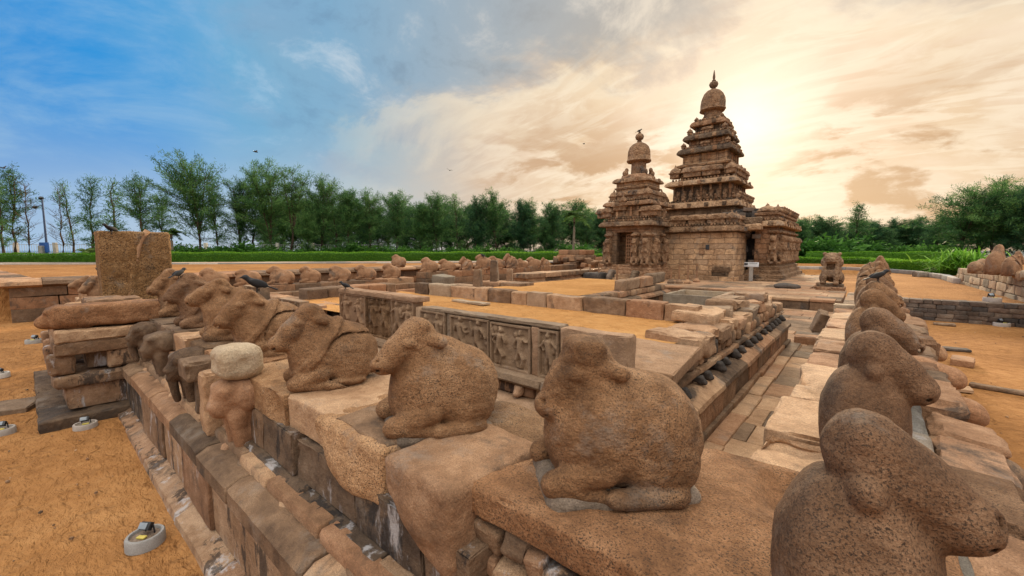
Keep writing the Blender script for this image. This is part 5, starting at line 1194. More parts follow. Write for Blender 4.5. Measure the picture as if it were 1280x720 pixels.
for k in range(6): stone_box(mb, (SX + SW - .12, SY - 1.3 + k * .5, 4.95), (.16, .16, .85), None, .03, .2, .02); stone_box(mb, (SX - 1.3 + k * .5, SY - SW + .12, 4.95), (.16, .16, .85), None, .03, .2, .02)
build(mb, 'tier_wall', M_templew)
row_of_shrines(SX - .1, SY, 1.62, 1.45, 4.68, 1.15, ('sala', 'sala'), (0,)); orn('sala', 'parapet_shrine', (SX - .6, SY - 1.5, 5.15), .2, .9); orn('kuta', 'parapet_shrine', (SX - .35, SY - 1.55, 5.5), .1, .85); orn('kuta', 'parapet_shrine', (SX - 1.5, SY - 1.5, 4.7), 0, 1.2)
for k in range(3): orn('fig', 'relief_figure', (SX + 1.5, SY - .9 + k * .9, 4.66), R(90), .95)
mb = MB(); eave(mb, SX, SY, SW - .18, SW - .18, 5.42, .34, .36, .2); dentils(mb, SX, SY, SW - .1, SW - .1, 5.84, .17, .10); build(mb, 'tier_cornice')
mb = MB(); rect_loft(mb, SX, SY, [(1.25, 1.25, 5.7), (1.12, 1.12, 6.1), (1.1, 1.1, 7.1)], .2, .03); build(mb, 'tier_wall', M_templew)
row_of_shrines(SX, SY, 1.22, 1.22, 5.85, .98, ('kuta', 'sala', 'sala', 'kuta')); orn('kuta', 'parapet_shrine', (SX - 1.3, SY + 1.2, 5.85), 0, 1.0)
mb = MB(); rect_loft(mb, SX, SY, [(1.0, 1.0, 6.55), (1.18, 1.18, 6.62), (1.22, 1.22, 6.72), (.95, .95, 6.82)], .2, .03); dentils(mb, SX, SY, 1.0, 1.0, 6.55, .16, .09); eave(mb, SX, SY, .98, .98, 7.05, .34, .36, .2); rect_loft(mb, SX, SY, [(.9, .9, 7.35), (.85, .85, 7.6), (.75, .75, 7.68)], .2, .03); build(mb, 'tier_cornice')
for a in range(4): orn('ani', 'tower_statue', (SX + .92 * math.cos(R(45 + 90 * a)) * 1.05, SY + .92 * math.sin(R(45 + 90 * a)), 7.5), R(90 * a), 1.25)
mb = MB(); lathe(mb, (SX, SY, 7.55), [(.54, 0), (.52, .5), (.50, .98), (.76, 1.0), (.84, 1.08), (.78, 1.2), (.78, 1.5), (.76, 1.72), (.66, 2.0), (.46, 2.22), (.2, 2.36), (.1, 2.42)], 32, .02, 3, .10, .5, R(22.5), 8); build(mb, 'dome', M_temple, 50)
mb = MB(); lathe(mb, (SX, SY, 9.95), [(.12, 0), (.17, .05), (.12, .1), (.25, .2), (.30, .36), (.25, .5), (.12, .58), (.09, .66), (.04, .72)], 16, .01); build(mb, 'finial')
# carved balustrades and steps of the small shrine
st = empty('shrine_steps', (SX, 25.9, .2), 'short stone steps between two curled carved balustrades, before the small shrine door', 'steps')
for k in range(3): slab((SX + .1, y0 - .55 - k * .32, .35 + .2 * (2 - k) - .1), (1.2, .36, .24), M_temple, 'step', st, .02, .15, .015)
for s, n_ in ((-.75, 0), (.95, 1)):
    def fbal(p): 
        d = sd_cone(p, (0, .3, .75), (0, -.15, .78), .17, .17); d = smin(d, sd_cone(p, (0, -.15, .78), (0, -.45, .45), .17, .15), .06); d = smin(d, sd_cone(p, (0, -.45, .45), (0, -.5, 0), .15, .14), .06); return smin(d, sd_box(p, (0, .1, .3), (.13, .5, .4), .05), .05) + .02 * fbm(p + s, 6, 3)
    V, F = surfnet(fbal, (-.3, -.8, -.1), (.3, .8, 1.05), .045); MB().add(V + np.array([SX + s, y0 - .65, .15]), F).build('balustrade', M_dark if n_ == 0 else M_temple, st, smooth=180)
tag(slab((SX - 1.9, y0 - .8, .45), (1.4, 1.2, .8), M_dark, 'stone_block', None, .1, .12, .05), 'dark broken block left of the small shrine steps', 'stone')
V, F = surfnet(lambda p: sd_ell(p, (0, 0, .3), (.55, .45, .5)) + .07 * fbm(p, 4, 3), (-.8, -.7, -.3), (.8, .7, 1.0), .06); tag(MB().add(V + np.array([-16.6, 28.5, .3]), F).build('stone_lump', M_far, smooth=180), 'shapeless pointed stone lump at the left foot of the small shrine', 'stone')

# sign board in the recess
sg = empty('sign_board', (-6.0, 31.6, .4), 'white notice board on a pale pedestal, in the dark recess of the temple', 'sign')
g = np.array([-5.86, 31.3])
slab((g[0], g[1], .85), (.22, .16, .95), M_conc, 'pedestal', sg, .02, .15, .005); slab((g[0], g[1] - .02, 1.46), (.86, .09, .31), M_white, 'board', sg, .02, .2, .0, 0, rotm(-.25, 0, 0))
mb = MB(); stone_box(mb, (g[0] - .3, g[1] - .085, 1.50), (.2, .012, .14), rotm(-.25, 0, 0), .002, .2, 0)
for k in range(4): stone_box(mb, (g[0] + .12, g[1] - .070 - .022 * k * -1 - .0, 1.565 - .045 * k), (.5 - .06 * (k % 2), .012, .014), rotm(-.25, 0, 0), .002, .3, 0)
mb.build('notice_text', M_black, sg)

# seated lion with a square niche in its chest
def fseat(p):
    d = sd_ell(p, (0, .12, .62), (.38, .42, .52)); d = smin(d, sd_box(p, (0, -.02, .75), (.34, .32, .42), .12), .08); d = smin(d, sd_ell(p, (0, -.10, 1.28), (.37, .34, .32)), .08)
    d = smin(d, sd_box(p, (0, -.38, 1.22), (.20, .14, .12), .06), .06)
    for s in (-1, 1):
        d = smin(d, sd_cone(p, (s * .24, -.28, .75), (s * .25, -.36, .10), .14, .11), .04); d = smin(d, sd_ell(p, (s * .26, -.46, .07), (.13, .16, .08)), .04); d = smin(d, sd_ell(p, (s * .36, .12, .30), (.15, .36, .30)), .06)
        d = smin(d, sd_ell(p, (s * .30, -.18, 1.52), (.09, .09, .09)), .04); d = smin(d, sd_ell(p, (s * .17, -.40, 1.37), (.06, .05, .05)), .02); d = smin(d, sd_ell(p, (s * .36, -.02, 1.1), (.10, .2, .22)), .05)
    d = smax(d, -sd_box(p, (0, -.38, .88), (.17, .26, .15), .01), .015)
    d = smax(d, -sd_cone(p, (-.13, -.54, 1.17), (.13, -.54, 1.17), .022, .022), .02)
    return d + .016 * fbm(p, 7, 3)
sl = empty('lion_statue', (-1.6, 24.2, .46), 'seated stone lion with a square niche in its chest, on a stepped base', 'statue')
lg = atz(1038, 362, .46)
lx, ly = lg[0], lg[1]; sl.location = (lx, ly, .46)
V, F = surfnet(fseat, (-.65, -.75, -.03), (.65, .65, 1.75), .03); MB().add(V @ rotm(0, 0, R(-6)).T * .98 + np.array([lx, ly, .74]), F, .4).build('lion_body', M_temple, sl, smooth=180)
slab((lx, ly, .54), (1.15, 1.2, .16), M_temple, 'base_step', sl, .02, .15, .012); slab((lx, ly, .68), (1.0, 1.05, .14), M_temple, 'base_step', sl, .02, .15, .012)

# ------------------------------------------------------------------ right side: second wall, dark retaining wall, loose stones
rng = random.Random(61)
dw = empty('retaining_wall', (2.5, 20.4, 0), 'low dark wall of small squared stones holding up the sand terrace at right', 'wall')
mb = MB()
for k in range(5): course(mb, 'x', .75, 3.9, 20.25, 20.75, -.06 + k * .152, .092 + k * .152, .2, .48, rng=rng, r=.02, res=.1, amp=.012, jit=.014)
mb.build('wall_face', M_dark, dw)
ow = empty('enclosure_wall', (4.2, 25, 0), 'wall of large pale blocks with three bulls on it, at the right edge', 'wall')
P0, P1 = np.array([3.72, 33.0]), np.array([4.3, 14.0]); dv = P1 - P0; LN = np.linalg.norm(dv); dv /= LN; nv = np.array([-dv[1], dv[0]]) * -1
ang = math.atan2(dv[1], dv[0])
mb = MB()
for k, (z0, z1) in enumerate(((-.05, .42), (.42, .82), (.82, 1.16), (1.16, 1.46))):
    s = 0
    while s < LN - .1:
        L = min(rng.uniform(.6, 1.3), LN - s); c = P0 + dv * (s + L / 2) + np.array([.45, 0]); stone_box(mb, (c[0] + rng.uniform(-.02, .02), c[1], (z0 + z1) / 2), (L - .02, .9, z1 - z0 - .012), rotm(0, 0, ang), .035, .18, .02, chip=.04); s += L
mb.build('wall_face', M_pale, ow)
for k in range(9):
    c = P0 + dv * (10.5 + k * .95) + np.array([.25, 0]); mb = MB(); stone_box(mb, (c[0], c[1], 1.56 + rng.uniform(-.04, .04)), (.88, .7, .30), rotm(rng.uniform(-.05, .05), rng.uniform(-.1, .1), ang + rng.uniform(-.08, .08)), .11, .1, .03, chip=.05); mb.build('coping_block', M_pale if k % 2 else M_wall, ow)
for k, (px_, D, s, lab, me, rz) in enumerate(((1226, 16.6, 1.0, 'reddish crouching bull, leftmost of three on the right edge wall', vI, 20), (1247, 15.8, 1.2, 'tall pointed worn bull, middle of three on the right edge wall', vH, 60), (1268, 14.8, 1.0, 'rounded pale bull, rightmost of three on the right edge wall', vA, 20))):
    g = atD(px_, D); put_bull(me, (g[0], g[1], 1.48), R(rz), lab, 'bulls on the right edge wall', s, M_far if k else M_wall).scale = ((.62, .95, .80), (.62, .95, 1.45), (.60, 1.0, 1.12))[k]
for (px_, py_, sx, sy, sz, lab, m_) in ((1180, 486, .7, .22, .07, 'flat grey stone in the sand, left of two in a line', M_wall), (1255, 489, .8, .16, .06, 'flat grey stone in the sand, right of two in a line', M_wall), (1203, 455, .35, .6, .14, 'grey squared block in the sand against the right wall', M_far), (1190, 437, .6, .3, .06, 'thin dark slab in the sand beyond the squared block', M_dark), (1180, 406, .5, .3, .06, 'small flat stone in the sand before the dark wall', M_floor), (1140, 410, .7, .3, .05, 'thin board like stone in the sand near the right row of bulls', M_floor)):
    g = atz(px_, py_, 0); o = slab((g[0], g[1], sz / 2 - .01), (sx, sy, sz), m_, 'loose_stone', None, .02, .07, .012, .03, rotm(0, 0, rng.uniform(-.2, .3))); tag(o, lab, 'stone')

# ------------------------------------------------------------------ vegetation
npr = np.random.default_rng(7)
def quads(mb, c, d, w, L, tint, up=None):
    """leaf blades: centres c, directions d (unit), width w, length L"""
    c = np.asarray(c); d = np.asarray(d); n = len(c)
    r = npr.normal(size=(n, 3)); s = np.cross(d, r); s /= np.maximum(np.linalg.norm(s, axis=1, keepdims=True), 1e-6)
    w = np.broadcast_to(np.asarray(w, float), (n,))[:, None]; L = np.broadcast_to(np.asarray(L, float), (n,))[:, None]
    P = np.stack([c - s * w / 2, c + s * w / 2, c + d * L + s * w * .18, c + d * L - s * w * .18], 1).reshape(-1, 3)
    F = np.arange(4 * n).reshape(n, 4)
    mb.v.append(P); mb.t.append(np.repeat(np.broadcast_to(tint, (n,)), 4)); mb.f.extend([tuple(q) for q in (F + mb.n).tolist()]); mb.n += 4 * n
def unit(v): return v / np.maximum(np.linalg.norm(v, axis=-1, keepdims=True), 1e-6)
def casuarina(seed, H=10.0, spread=2.2, dens=1.0, bare=.25, lean=0.0, fork=0, mat=M_needle, lw=1.0):
    r = random.Random(seed); tr = MB(); lf = MB()
    trunks = []
    base = [Vector((0, 0, -.3))]; n = 9; dx, dy = r.uniform(-.3, .3) + lean, r.uniform(-.3, .3)
    for i in range(1, n + 1):
        t = i / n; base.append(Vector((dx * H * .16 * t * t + r.uniform(-.12, .12), dy * H * .12 * t * t + r.uniform(-.12, .12), H * t * .97)))
    R0 = .012 * H + .03
    trunks.append(base); tube(tr, base, [R0 * (1 - .9 * i / n) + .012 for i in range(n + 1)], 7, .5)
    for k in range(fork):
        i0 = r.randint(2, 4); a = r.uniform(0, 6.28); p0 = base[i0]; pts = [p0]
        for j in range(1, 6): pts.append(p0 + Vector((math.cos(a) * spread * .55 * j / 5, math.sin(a) * spread * .55 * j / 5, (H * r.uniform(.85, .95) - p0.z) * j / 5)) + Vector((r.uniform(-.1, .1), r.uniform(-.1, .1), 0)))
        trunks.append(pts); tube(tr, pts, [R0 * .6 * (1 - .85 * j / 5) + .01 for j in range(6)], 6, .5)
    C, D, W, L, T = [], [], [], [], []
    for tk in trunks:
        nb = int((38 if tk is base else 18) * dens * H / 10)
        for b in range(nb):
            t = bare + (1 - bare) * (b + r.random()) / nb; q = t * (len(tk) - 1); i = min(int(q), len(tk) - 2); p = tk[i].lerp(tk[i + 1], q - i)
            a = r.uniform(0, 6.28); el = r.uniform(-.05, .75) + .45 * t
            ln = spread * (.35 + .8 * math.sin(min(1, (1 - t) / (1 - bare) * 1.15 + .10) * math.pi * .62)) * r.choice((.5, .8, 1.0, 1.0, 1.35))
            dirv = Vector((math.cos(a) * math.cos(el), math.sin(a) * math.cos(el), math.sin(el)))
            pts = [p]
            for j in range(1, 4): pts.append(p + dirv * ln * j / 3 + Vector((r.uniform(-.1, .1), r.uniform(-.1, .1), -.05 * ln * j * j / 9 + r.uniform(-.05, .1))))
            tube(tr, pts, [.035 * (1 - .3 * t), .026, .018, .008], 4, .4, False)
            nc = max(2, int(ln * 3.4))
            for c in range(nc):
                u = (c + .6 + r.random() * .5) / nc; u = min(u, 1.0); qq = u * 3; ii = min(int(qq), 2); cp = pts[ii].lerp(pts[ii + 1], qq - ii)
                m_ = int(r.uniform(12, 24)); cl = np.array(cp) + npr.normal(size=(m_, 3)) * np.array([.22, .22, .16])
                dd = unit(np.array(dirv) * .6 + npr.normal(size=(m_, 3)) * .6 + np.array([0, 0, r.uniform(-.5, .55)]))
                C.append(cl); D.append(dd); W.append(np.full(m_, .050 * lw) * npr.uniform(.7, 1.3, m_)); L.append(npr.uniform(.16, .42, m_)); T.append(np.clip(np.full(m_, r.uniform(.15, .85)) + npr.normal(size=m_) * .10, 0, 1))
    quads(lf, np.concatenate(C), np.concatenate(D), np.concatenate(W), np.concatenate(L), np.concatenate(T))
    to = tr.build('trunk', M_bark, smooth=60); lo_ = lf.build('crown', mat, smooth=None); tm, lm = to.data, lo_.data
    bpy.data.objects.remove(to); bpy.data.objects.remove(lo_); return tm, lm
def bare_tree(seed, H):
    r = random.Random(seed); tr = MB(); base = [Vector((r.uniform(-.1, .1), r.uniform(-.1, .1), H * i / 8 - .2)) for i in range(9)]; tube(tr, base, [.10 * (1 - i / 9.5) + .01 for i in range(9)], 6, .6)
    for b in range(44):
        t = .22 + .77 * b / 44; p = base[0].lerp(base[8], t); a = r.uniform(0, 6.28); ln = 1.5 * (1.1 - t) + .25; d = Vector((math.cos(a), math.sin(a), r.uniform(.4, 1.0))); d.normalize()
        q = p + d * ln; tube(tr, [p, p.lerp(q, .5) + Vector((0, 0, -.06)), q], [.026, .018, .007], 4, .6, False)
        for k in range(4): e = q + Vector((r.uniform(-.4, .4), r.uniform(-.4, .4), r.uniform(.0, .5))); tube(tr, [p.lerp(q, r.uniform(.4, 1)), e], [.012, .005], 3, .6, False)
    to = tr.build('trunk', M_bark, smooth=60); m = to.data; bpy.data.objects.remove(to); return m
VAR = [casuarina(1, 10, 1.6, 1.3, .16), casuarina(2, 10, 1.9, 1.5, .12, fork=1), casuarina(3, 10, 1.5, 1.05, .2, fork=1), casuarina(4, 10, 2.3, 1.6, .08, fork=2, mat=M_needlew), casuarina(5, 10, 2.2, 1.9, .07, fork=2, lw=1.2), casuarina(6, 10, 2.4, 1.8, .07, fork=3, mat=M_needlew, lw=1.2),
       casuarina(7, 10, 3.4, 1.05, .22, .9, fork=3), casuarina(8, 8, 1.25, .7, .18), casuarina(21, 10, 2.6, 1.0, .18, .4, fork=3), casuarina(22, 10, 1.9, .9, .3, -.6, fork=2), casuarina(23, 10, 2.1, 1.25, .14, .3, fork=3)]
BARE = bare_tree(3, 9)
def tree(var, px_, D, H, label, z=1.2, rz=None, group='trees beyond the hedge', wide=1.0, name='casuarina_tree', var_h=10.0):
    g = atD(px_, D); rz = random.uniform(0, 6.28) if rz is None else rz
    o = empty(name, (g[0], g[1], z), label, 'tree', group); o.rotation_euler = (random.uniform(-.06, .06), random.uniform(-.06, .06), rz); s = H * .93 / var_h; o.scale = (s * wide, s * wide, s)
    if var is None:
        t = bpy.data.objects.new('trunk', BARE); col.objects.link(t); t.parent = o; return o
    t = bpy.data.objects.new('trunk', VAR[var][0]); col.objects.link(t); t.parent = o
    c = bpy.data.objects.new('crown', VAR[var][1]); col.objects.link(c); c.parent = o; return o
random.seed(17)
front = [ # px, top py, variant, depth, wide, label
    (3, 218, 0, 44, .9, 'feathery dark tree cut by the left edge of the picture'), (19, 206, 2, 46, .9, 'tall thin tree left of the blue lamp post, its crown narrow'),
    (36, 222, None, 45, 1.0, 'half bare thin tree just left of the lamp post'), (79, 228, None, 46, 1.0, 'leafless grey tree just right of the lamp post'), (93, 222, 7, 47, .8, 'slim tree with sparse tufts right of the leafless tree'),
    (117, 218, 0, 46, .95, 'bushy narrow tree left above the tall ochre block'), (146, 220, 7, 47, 1.1, 'thin see through tree directly behind the tall ochre block'), (181, 219, 9, 46, .9, 'rounded tree above the right part of the ochre block'),
    (203, 236, 2, 48, .8, 'short thin tree between the ochre block and the great leaning tree'), (252, 203, 6, 46, .95, 'great leaning tree with forked trunk, tallest of the left trees'), (274, 222, 2, 50, .9, 'slim tree touching the right side of the great leaning tree'),
    (299, 222, 10, 50, .75, 'dense upright tree right of the great leaning tree'), (317, 215, 2, 51, .9, 'narrow tree with bare lower trunk, left of a pair of tall feathery trees'), (341, 206, 8, 50, 1.0, 'tall feathery tree, left one of a pair'), (365, 208, 9, 51, .9, 'tall feathery tree, right one of a pair'),
    (385, 262, 4, 50, .9, 'low bushy tree under the feathery pair'), (402, 222, 8, 52, .85, 'thin tree with fine twigs right of the feathery pair'), (421, 222, 7, 53, 1.0, 'spindly tree with bare twigs beside a rounded broad tree'), (436, 234, 4, 52, .85, 'broad rounded tree, brightest of the middle trees'), (464, 240, 8, 54, .9, 'small crowned tree right of the broad rounded tree'),
    (496, 242, 10, 55, .9, 'open crowned tree in the middle of the left grove'), (525, 252, 4, 56, .9, 'bright green low tree in the middle of the left grove'), (546, 240, 10, 57, .85, 'pointed tree standing over the small distant bulls'), (572, 241, 0, 58, .9, 'slender pointed tree left of the twin domed tree'),
    (593, 247, 5, 59, .8, 'dark dense tree left of the twin domed tree'), (621, 240, 8, 60, .9, 'wide dark tree with a twin domed crown'), (650, 250, 5, 61, .8, 'dark dense tree over the stone posts'), (664, 247, 10, 62, .85, 'dark pointed tree left of the coconut palm'), (690, 252, 5, 63, .85, 'dark dense tree just left of the coconut palm'),
    (735, 262, 3, 66, .9, 'dark tree between the palm and the small shrine'), (752, 264, 5, 68, .9, 'low dark tree touching the small shrine at left')]
for (px_, top, v, D, wd, lab) in front:
    D += 4; tree(v, px_, D, (313 - top) / 520 * D + 1.2, lab, wide=wd * 1.05, var_h=9.0 if v is None else (8.0 if v == 7 else 10.0))
# a second, darker rank behind
px_ = 330
k = 0
while px_ < 830:
    top = 252 + 14 * (px_ - 300) / 500 + random.uniform(-16, 14); D = random.uniform(64, 76) + (px_ - 300) * .02
    tree((5, 3, 4, 10, 8)[k % 5], px_, D, (313 - top) / 520 * D + 1.2, 'dark tree in the second rank of the grove behind the hedge', group='second rank of trees', wide=random.uniform(1.0, 1.5)); px_ += random.uniform(9, 14); k += 1
right = [(985, 268, 5, 62, 1.0, 'dark dense tree just right of the temple porch'), (1003, 274, 4, 56, 1.0, 'bright green leafy tree right of the temple porch'), (1040, 285, 5, 60, 1.0, 'dark round tree behind the lion statue'), (1071, 252, 2, 58, 1.25, 'sparse open crowned tree above the farthest bull'),
         (1090, 278, 5, 62, 1.1, 'dark tree right of the sparse open tree'), (1117, 272, 3, 66, 1.1, 'dark blue green tree in the middle of the right trees'), (1146, 270, 5, 64, 1.0, 'dark thin topped tree left of the great spreading tree'), (1170, 268, 3, 60, 1.0, 'dark tree under the left boughs of the great spreading tree'),
         (1200, 238, 6, 50, 1.5, 'great spreading tree at right, left stem, boughs reaching left'), (1238, 224, 6, 48, 1.35, 'great spreading tree at right, highest crown'), (1270, 226, 3, 47, 1.1, 'dark heavy tree cut by the right edge of the picture'), (1290, 232, 5, 45, 1.0, 'dark tree just beyond the right edge behind the three bulls'), (1222, 268, 5, 52, 1.0, 'dark lower tree filling in below the great spreading tree'), (1255, 262, 5, 52, 1.0, 'dark lower tree behind the three bulls')]
for (px_, top, v, D, wd, lab) in right: tree(v, px_, D, (313 - top) / 520 * D + 1.4, lab, z=1.0, group='trees at the right', wide=wd)
px_ = 978; k = 0
while px_ < 1200:
    D = random.uniform(62, 70); top = random.uniform(268, 284); tree((5, 4, 3)[k % 3], px_, D, (313 - top) / 520 * D + 1.2, 'dark tree in the far rank behind the shrubs at right', z=1.0, group='far rank of trees at the right', wide=random.uniform(1.4, 1.9)); px_ += random.uniform(11, 17); k += 1
# leafy shrubs
def shrub_mesh(seed, R_=1.0, H=1.6, n=900, mat=M_bush, lw=.10, ll=.22):
    r = np.random.default_rng(seed); lf = MB(); cs = r.normal(size=(26, 3)) * np.array([.45, .45, .33]); cs[:, 2] = np.abs(cs[:, 2]) + .35
    k = r.integers(0, 26, n); p = cs[k] * np.array([R_, R_, H / 1.5]) + r.normal(size=(n, 3)) * .17; p[:, 2] = np.abs(p[:, 2])
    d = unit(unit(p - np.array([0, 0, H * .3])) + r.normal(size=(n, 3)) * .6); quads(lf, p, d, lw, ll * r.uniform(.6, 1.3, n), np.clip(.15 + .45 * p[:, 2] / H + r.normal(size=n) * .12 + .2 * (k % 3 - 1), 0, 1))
    st = MB(); [tube(st, [(0, 0, -.1), tuple(c * np.array([R_, R_, H / 1.5]))], [.03, .008], 4, .5, False) for c in cs[:14]]
    a = lf.build('foliage', mat, smooth=None); b = st.build('stem', M_bark); am, bm = a.data, b.data; bpy.data.objects.remove(a); bpy.data.objects.remove(b); return am, bm
SH = [shrub_mesh(i, 1.0 + .2 * i, 1.6, 1100) for i in range(3)]
def shrub(px_, D, H, label, z=1.0, group='shrubs behind the right hedge', k=0, wide=1.0):
    g = atD(px_, D); o = empty('shrub', (g[0], g[1], z), label, 'shrub', group); s = H / 1.7; o.scale = (s * wide, s * wide, s); o.rotation_euler = (0, 0, random.uniform(0, 6))
    for m, n in ((SH[k][0], 'foliage'), (SH[k][1], 'stem')): c = bpy.data.objects.new(n, m); col.objects.link(c); c.parent = o
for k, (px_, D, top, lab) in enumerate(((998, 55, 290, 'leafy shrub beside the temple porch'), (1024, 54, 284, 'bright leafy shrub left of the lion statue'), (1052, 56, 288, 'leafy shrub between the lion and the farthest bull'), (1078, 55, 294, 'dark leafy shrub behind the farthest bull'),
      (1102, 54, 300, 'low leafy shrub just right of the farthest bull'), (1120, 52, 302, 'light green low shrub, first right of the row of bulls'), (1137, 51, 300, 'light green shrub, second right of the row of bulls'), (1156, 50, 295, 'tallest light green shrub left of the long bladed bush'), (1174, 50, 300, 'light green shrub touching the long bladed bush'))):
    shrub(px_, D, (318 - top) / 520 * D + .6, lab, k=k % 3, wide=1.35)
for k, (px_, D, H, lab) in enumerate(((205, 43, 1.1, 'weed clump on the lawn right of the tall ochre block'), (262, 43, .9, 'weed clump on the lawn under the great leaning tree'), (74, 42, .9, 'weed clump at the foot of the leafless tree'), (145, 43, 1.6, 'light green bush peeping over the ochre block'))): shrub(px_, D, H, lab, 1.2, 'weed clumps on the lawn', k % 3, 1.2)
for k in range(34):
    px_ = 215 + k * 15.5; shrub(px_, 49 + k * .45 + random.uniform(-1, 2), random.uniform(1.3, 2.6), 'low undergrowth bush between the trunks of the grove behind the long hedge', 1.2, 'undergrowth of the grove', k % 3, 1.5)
# long bladed bush
g = atD(1204, 27); pbush = empty('screw_pine', (g[0], g[1], .75), 'bright green bush of long arching blades behind the three bulls at right', 'shrub')
lf = MB()
for b in range(560):
    a = random.uniform(0, 6.28); el = random.uniform(.25, 1.5); L = random.uniform(1.1, 2.0); w = .075; p0 = np.array([random.gauss(0, .6), random.gauss(0, .6), random.uniform(.2, 1.2)])
    pts = [p0 + np.array([math.cos(a) * math.cos(el) * L * t, math.sin(a) * math.cos(el) * L * t, math.sin(el) * L * t - .55 * L * t * t]) for t in (0, .33, .66, 1)]
    s = np.array([-math.sin(a), math.cos(a), 0]); V = []
    for i, p in enumerate(pts): V += [p - s * w * (.5, .45, .3, .05)[i], p + s * w * (.5, .45, .3, .05)[i]]
    lf.add(np.array(V) + np.array([g[0], g[1], .75]), [(0, 1, 3, 2), (2, 3, 5, 4), (4, 5, 7, 6)], random.random())
lf.build('blades', M_blade, pbush, smooth=180)
mb = MB(); [tube(mb, [(g[0], g[1], .5), (g[0] + random.gauss(0, .3), g[1] + random.gauss(0, .3), 1.4)], [.07, .04], 6, .5) for _ in range(5)]; mb.build('stem', M_palmbark, pbush)
# palms
def palm(px_, D, H, R_, label, nf=20, z=1.2):
    g = atD(px_, D); o = empty('coconut_palm', (g[0], g[1], z), label, 'palm'); b = np.array([g[0], g[1], z])
    if H > 1: mb = MB(); tube(mb, [tuple(b + np.array([.15 * math.sin(t * 2), 0, H * t - .2])) for t in np.linspace(0, 1, 9)], [.17 - .05 * t for t in np.linspace(0, 1, 9)], 8, .5); mb.build('trunk', M_palmbark, o)
    lf = MB(); top = b + np.array([.15 * math.sin(2), 0, H - .2])
    for k in range(nf):
        a = 2 * math.pi * k / nf + random.uniform(-.15, .15); el = random.uniform(-.15, 1.2); L = R_ * random.uniform(.8, 1.1)
        f = lambda t: top + np.array([math.cos(a) * math.cos(el) * L * t, math.sin(a) * math.cos(el) * L * t, math.sin(el) * L * t - .65 * L * t * t])
        tube(lf, [tuple(f(t)) for t in np.linspace(0, 1, 6)], [.03, .025, .02, .015, .01, .005], 4, .8, False)
        ts = np.linspace(.12, 1, 26); cs = np.array([f(t) for t in ts]); sd_v = np.array([-math.sin(a), math.cos(a), 0])
        for q in (-1, 1):
            d = unit(np.tile(sd_v * q, (len(ts), 1)) + np.array([math.cos(a), math.sin(a), 0]) * .5 + np.array([0, 0, -.35]) + npr.normal(size=(len(ts), 3)) * .08)
            quads(lf, cs, d, .075, R_ * .30 * (1.05 - .6 * ts), np.clip(npr.normal(.5, .2, len(ts)), 0, 1))
    lf.build('fronds', M_frond, o, smooth=None); return o
palm(716, 52, 5.6, 2.5, 'single coconut palm with drooping fronds, left of the small shrine')
palm(112, 45, 1.0, 2.0, 'young palm without trunk left behind the tall ochre block', 14); palm(128, 47, 1.4, 2.2, 'young palm right behind the tall ochre block edge', 14); palm(215, 46, 3.2, 1.8, 'small palm with a dark trunk, right of the ochre block', 13)
# hedges
def hedge(name, p0, p1, h, w, z, label, n, seed=1):
    r = np.random.default_rng(seed); p0 = np.array(p0); p1 = np.array(p1); dv = p1 - p0; L = np.linalg.norm(dv); dv = dv / L; nv = np.array([-dv[1], dv[0]]); ctr = (p0 + p1) / 2
    o = empty(name, (ctr[0], ctr[1], z), label, 'hedge')
    mb = MB(); stone_box(mb, (0, 0, h / 2 - .03), (L, w - .12, h - .10), None, .12, 1.0, .08, .2); V = mb.v[0]; ang = math.atan2(dv[1], dv[0]); mb.v[0] = V @ rotm(0, 0, ang).T + np.array([ctr[0], ctr[1], z]); mb.build('inner_foliage', M_hedge, o, smooth=180)
    lf = MB(); u = r.uniform(0, L, n); k = r.random(n); topm = k < .5
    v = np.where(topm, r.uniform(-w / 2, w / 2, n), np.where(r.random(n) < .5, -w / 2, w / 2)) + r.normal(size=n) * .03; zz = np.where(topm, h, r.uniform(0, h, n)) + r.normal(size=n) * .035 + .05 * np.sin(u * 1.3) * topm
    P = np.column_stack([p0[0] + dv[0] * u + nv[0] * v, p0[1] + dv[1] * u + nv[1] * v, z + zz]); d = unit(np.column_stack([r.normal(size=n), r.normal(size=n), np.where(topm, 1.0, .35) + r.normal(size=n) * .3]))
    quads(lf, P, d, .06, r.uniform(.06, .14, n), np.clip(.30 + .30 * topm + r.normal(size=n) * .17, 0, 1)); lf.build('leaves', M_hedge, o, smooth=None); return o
def hp(px_, D): return atD(px_, D)
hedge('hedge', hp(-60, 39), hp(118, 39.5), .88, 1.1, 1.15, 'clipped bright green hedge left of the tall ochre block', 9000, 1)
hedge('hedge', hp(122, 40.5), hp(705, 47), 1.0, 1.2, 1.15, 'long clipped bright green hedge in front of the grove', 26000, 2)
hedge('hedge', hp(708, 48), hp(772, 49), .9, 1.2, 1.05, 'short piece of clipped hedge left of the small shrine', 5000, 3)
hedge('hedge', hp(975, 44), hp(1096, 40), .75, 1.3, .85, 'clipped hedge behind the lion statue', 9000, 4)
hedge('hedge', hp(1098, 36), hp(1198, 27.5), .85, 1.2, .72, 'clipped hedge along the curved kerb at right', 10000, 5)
hedge('hedge', hp(1010, 50), hp(1210, 46), 1.2, 1.3, .95, 'darker taller hedge behind the front hedge at right', 11000, 6)
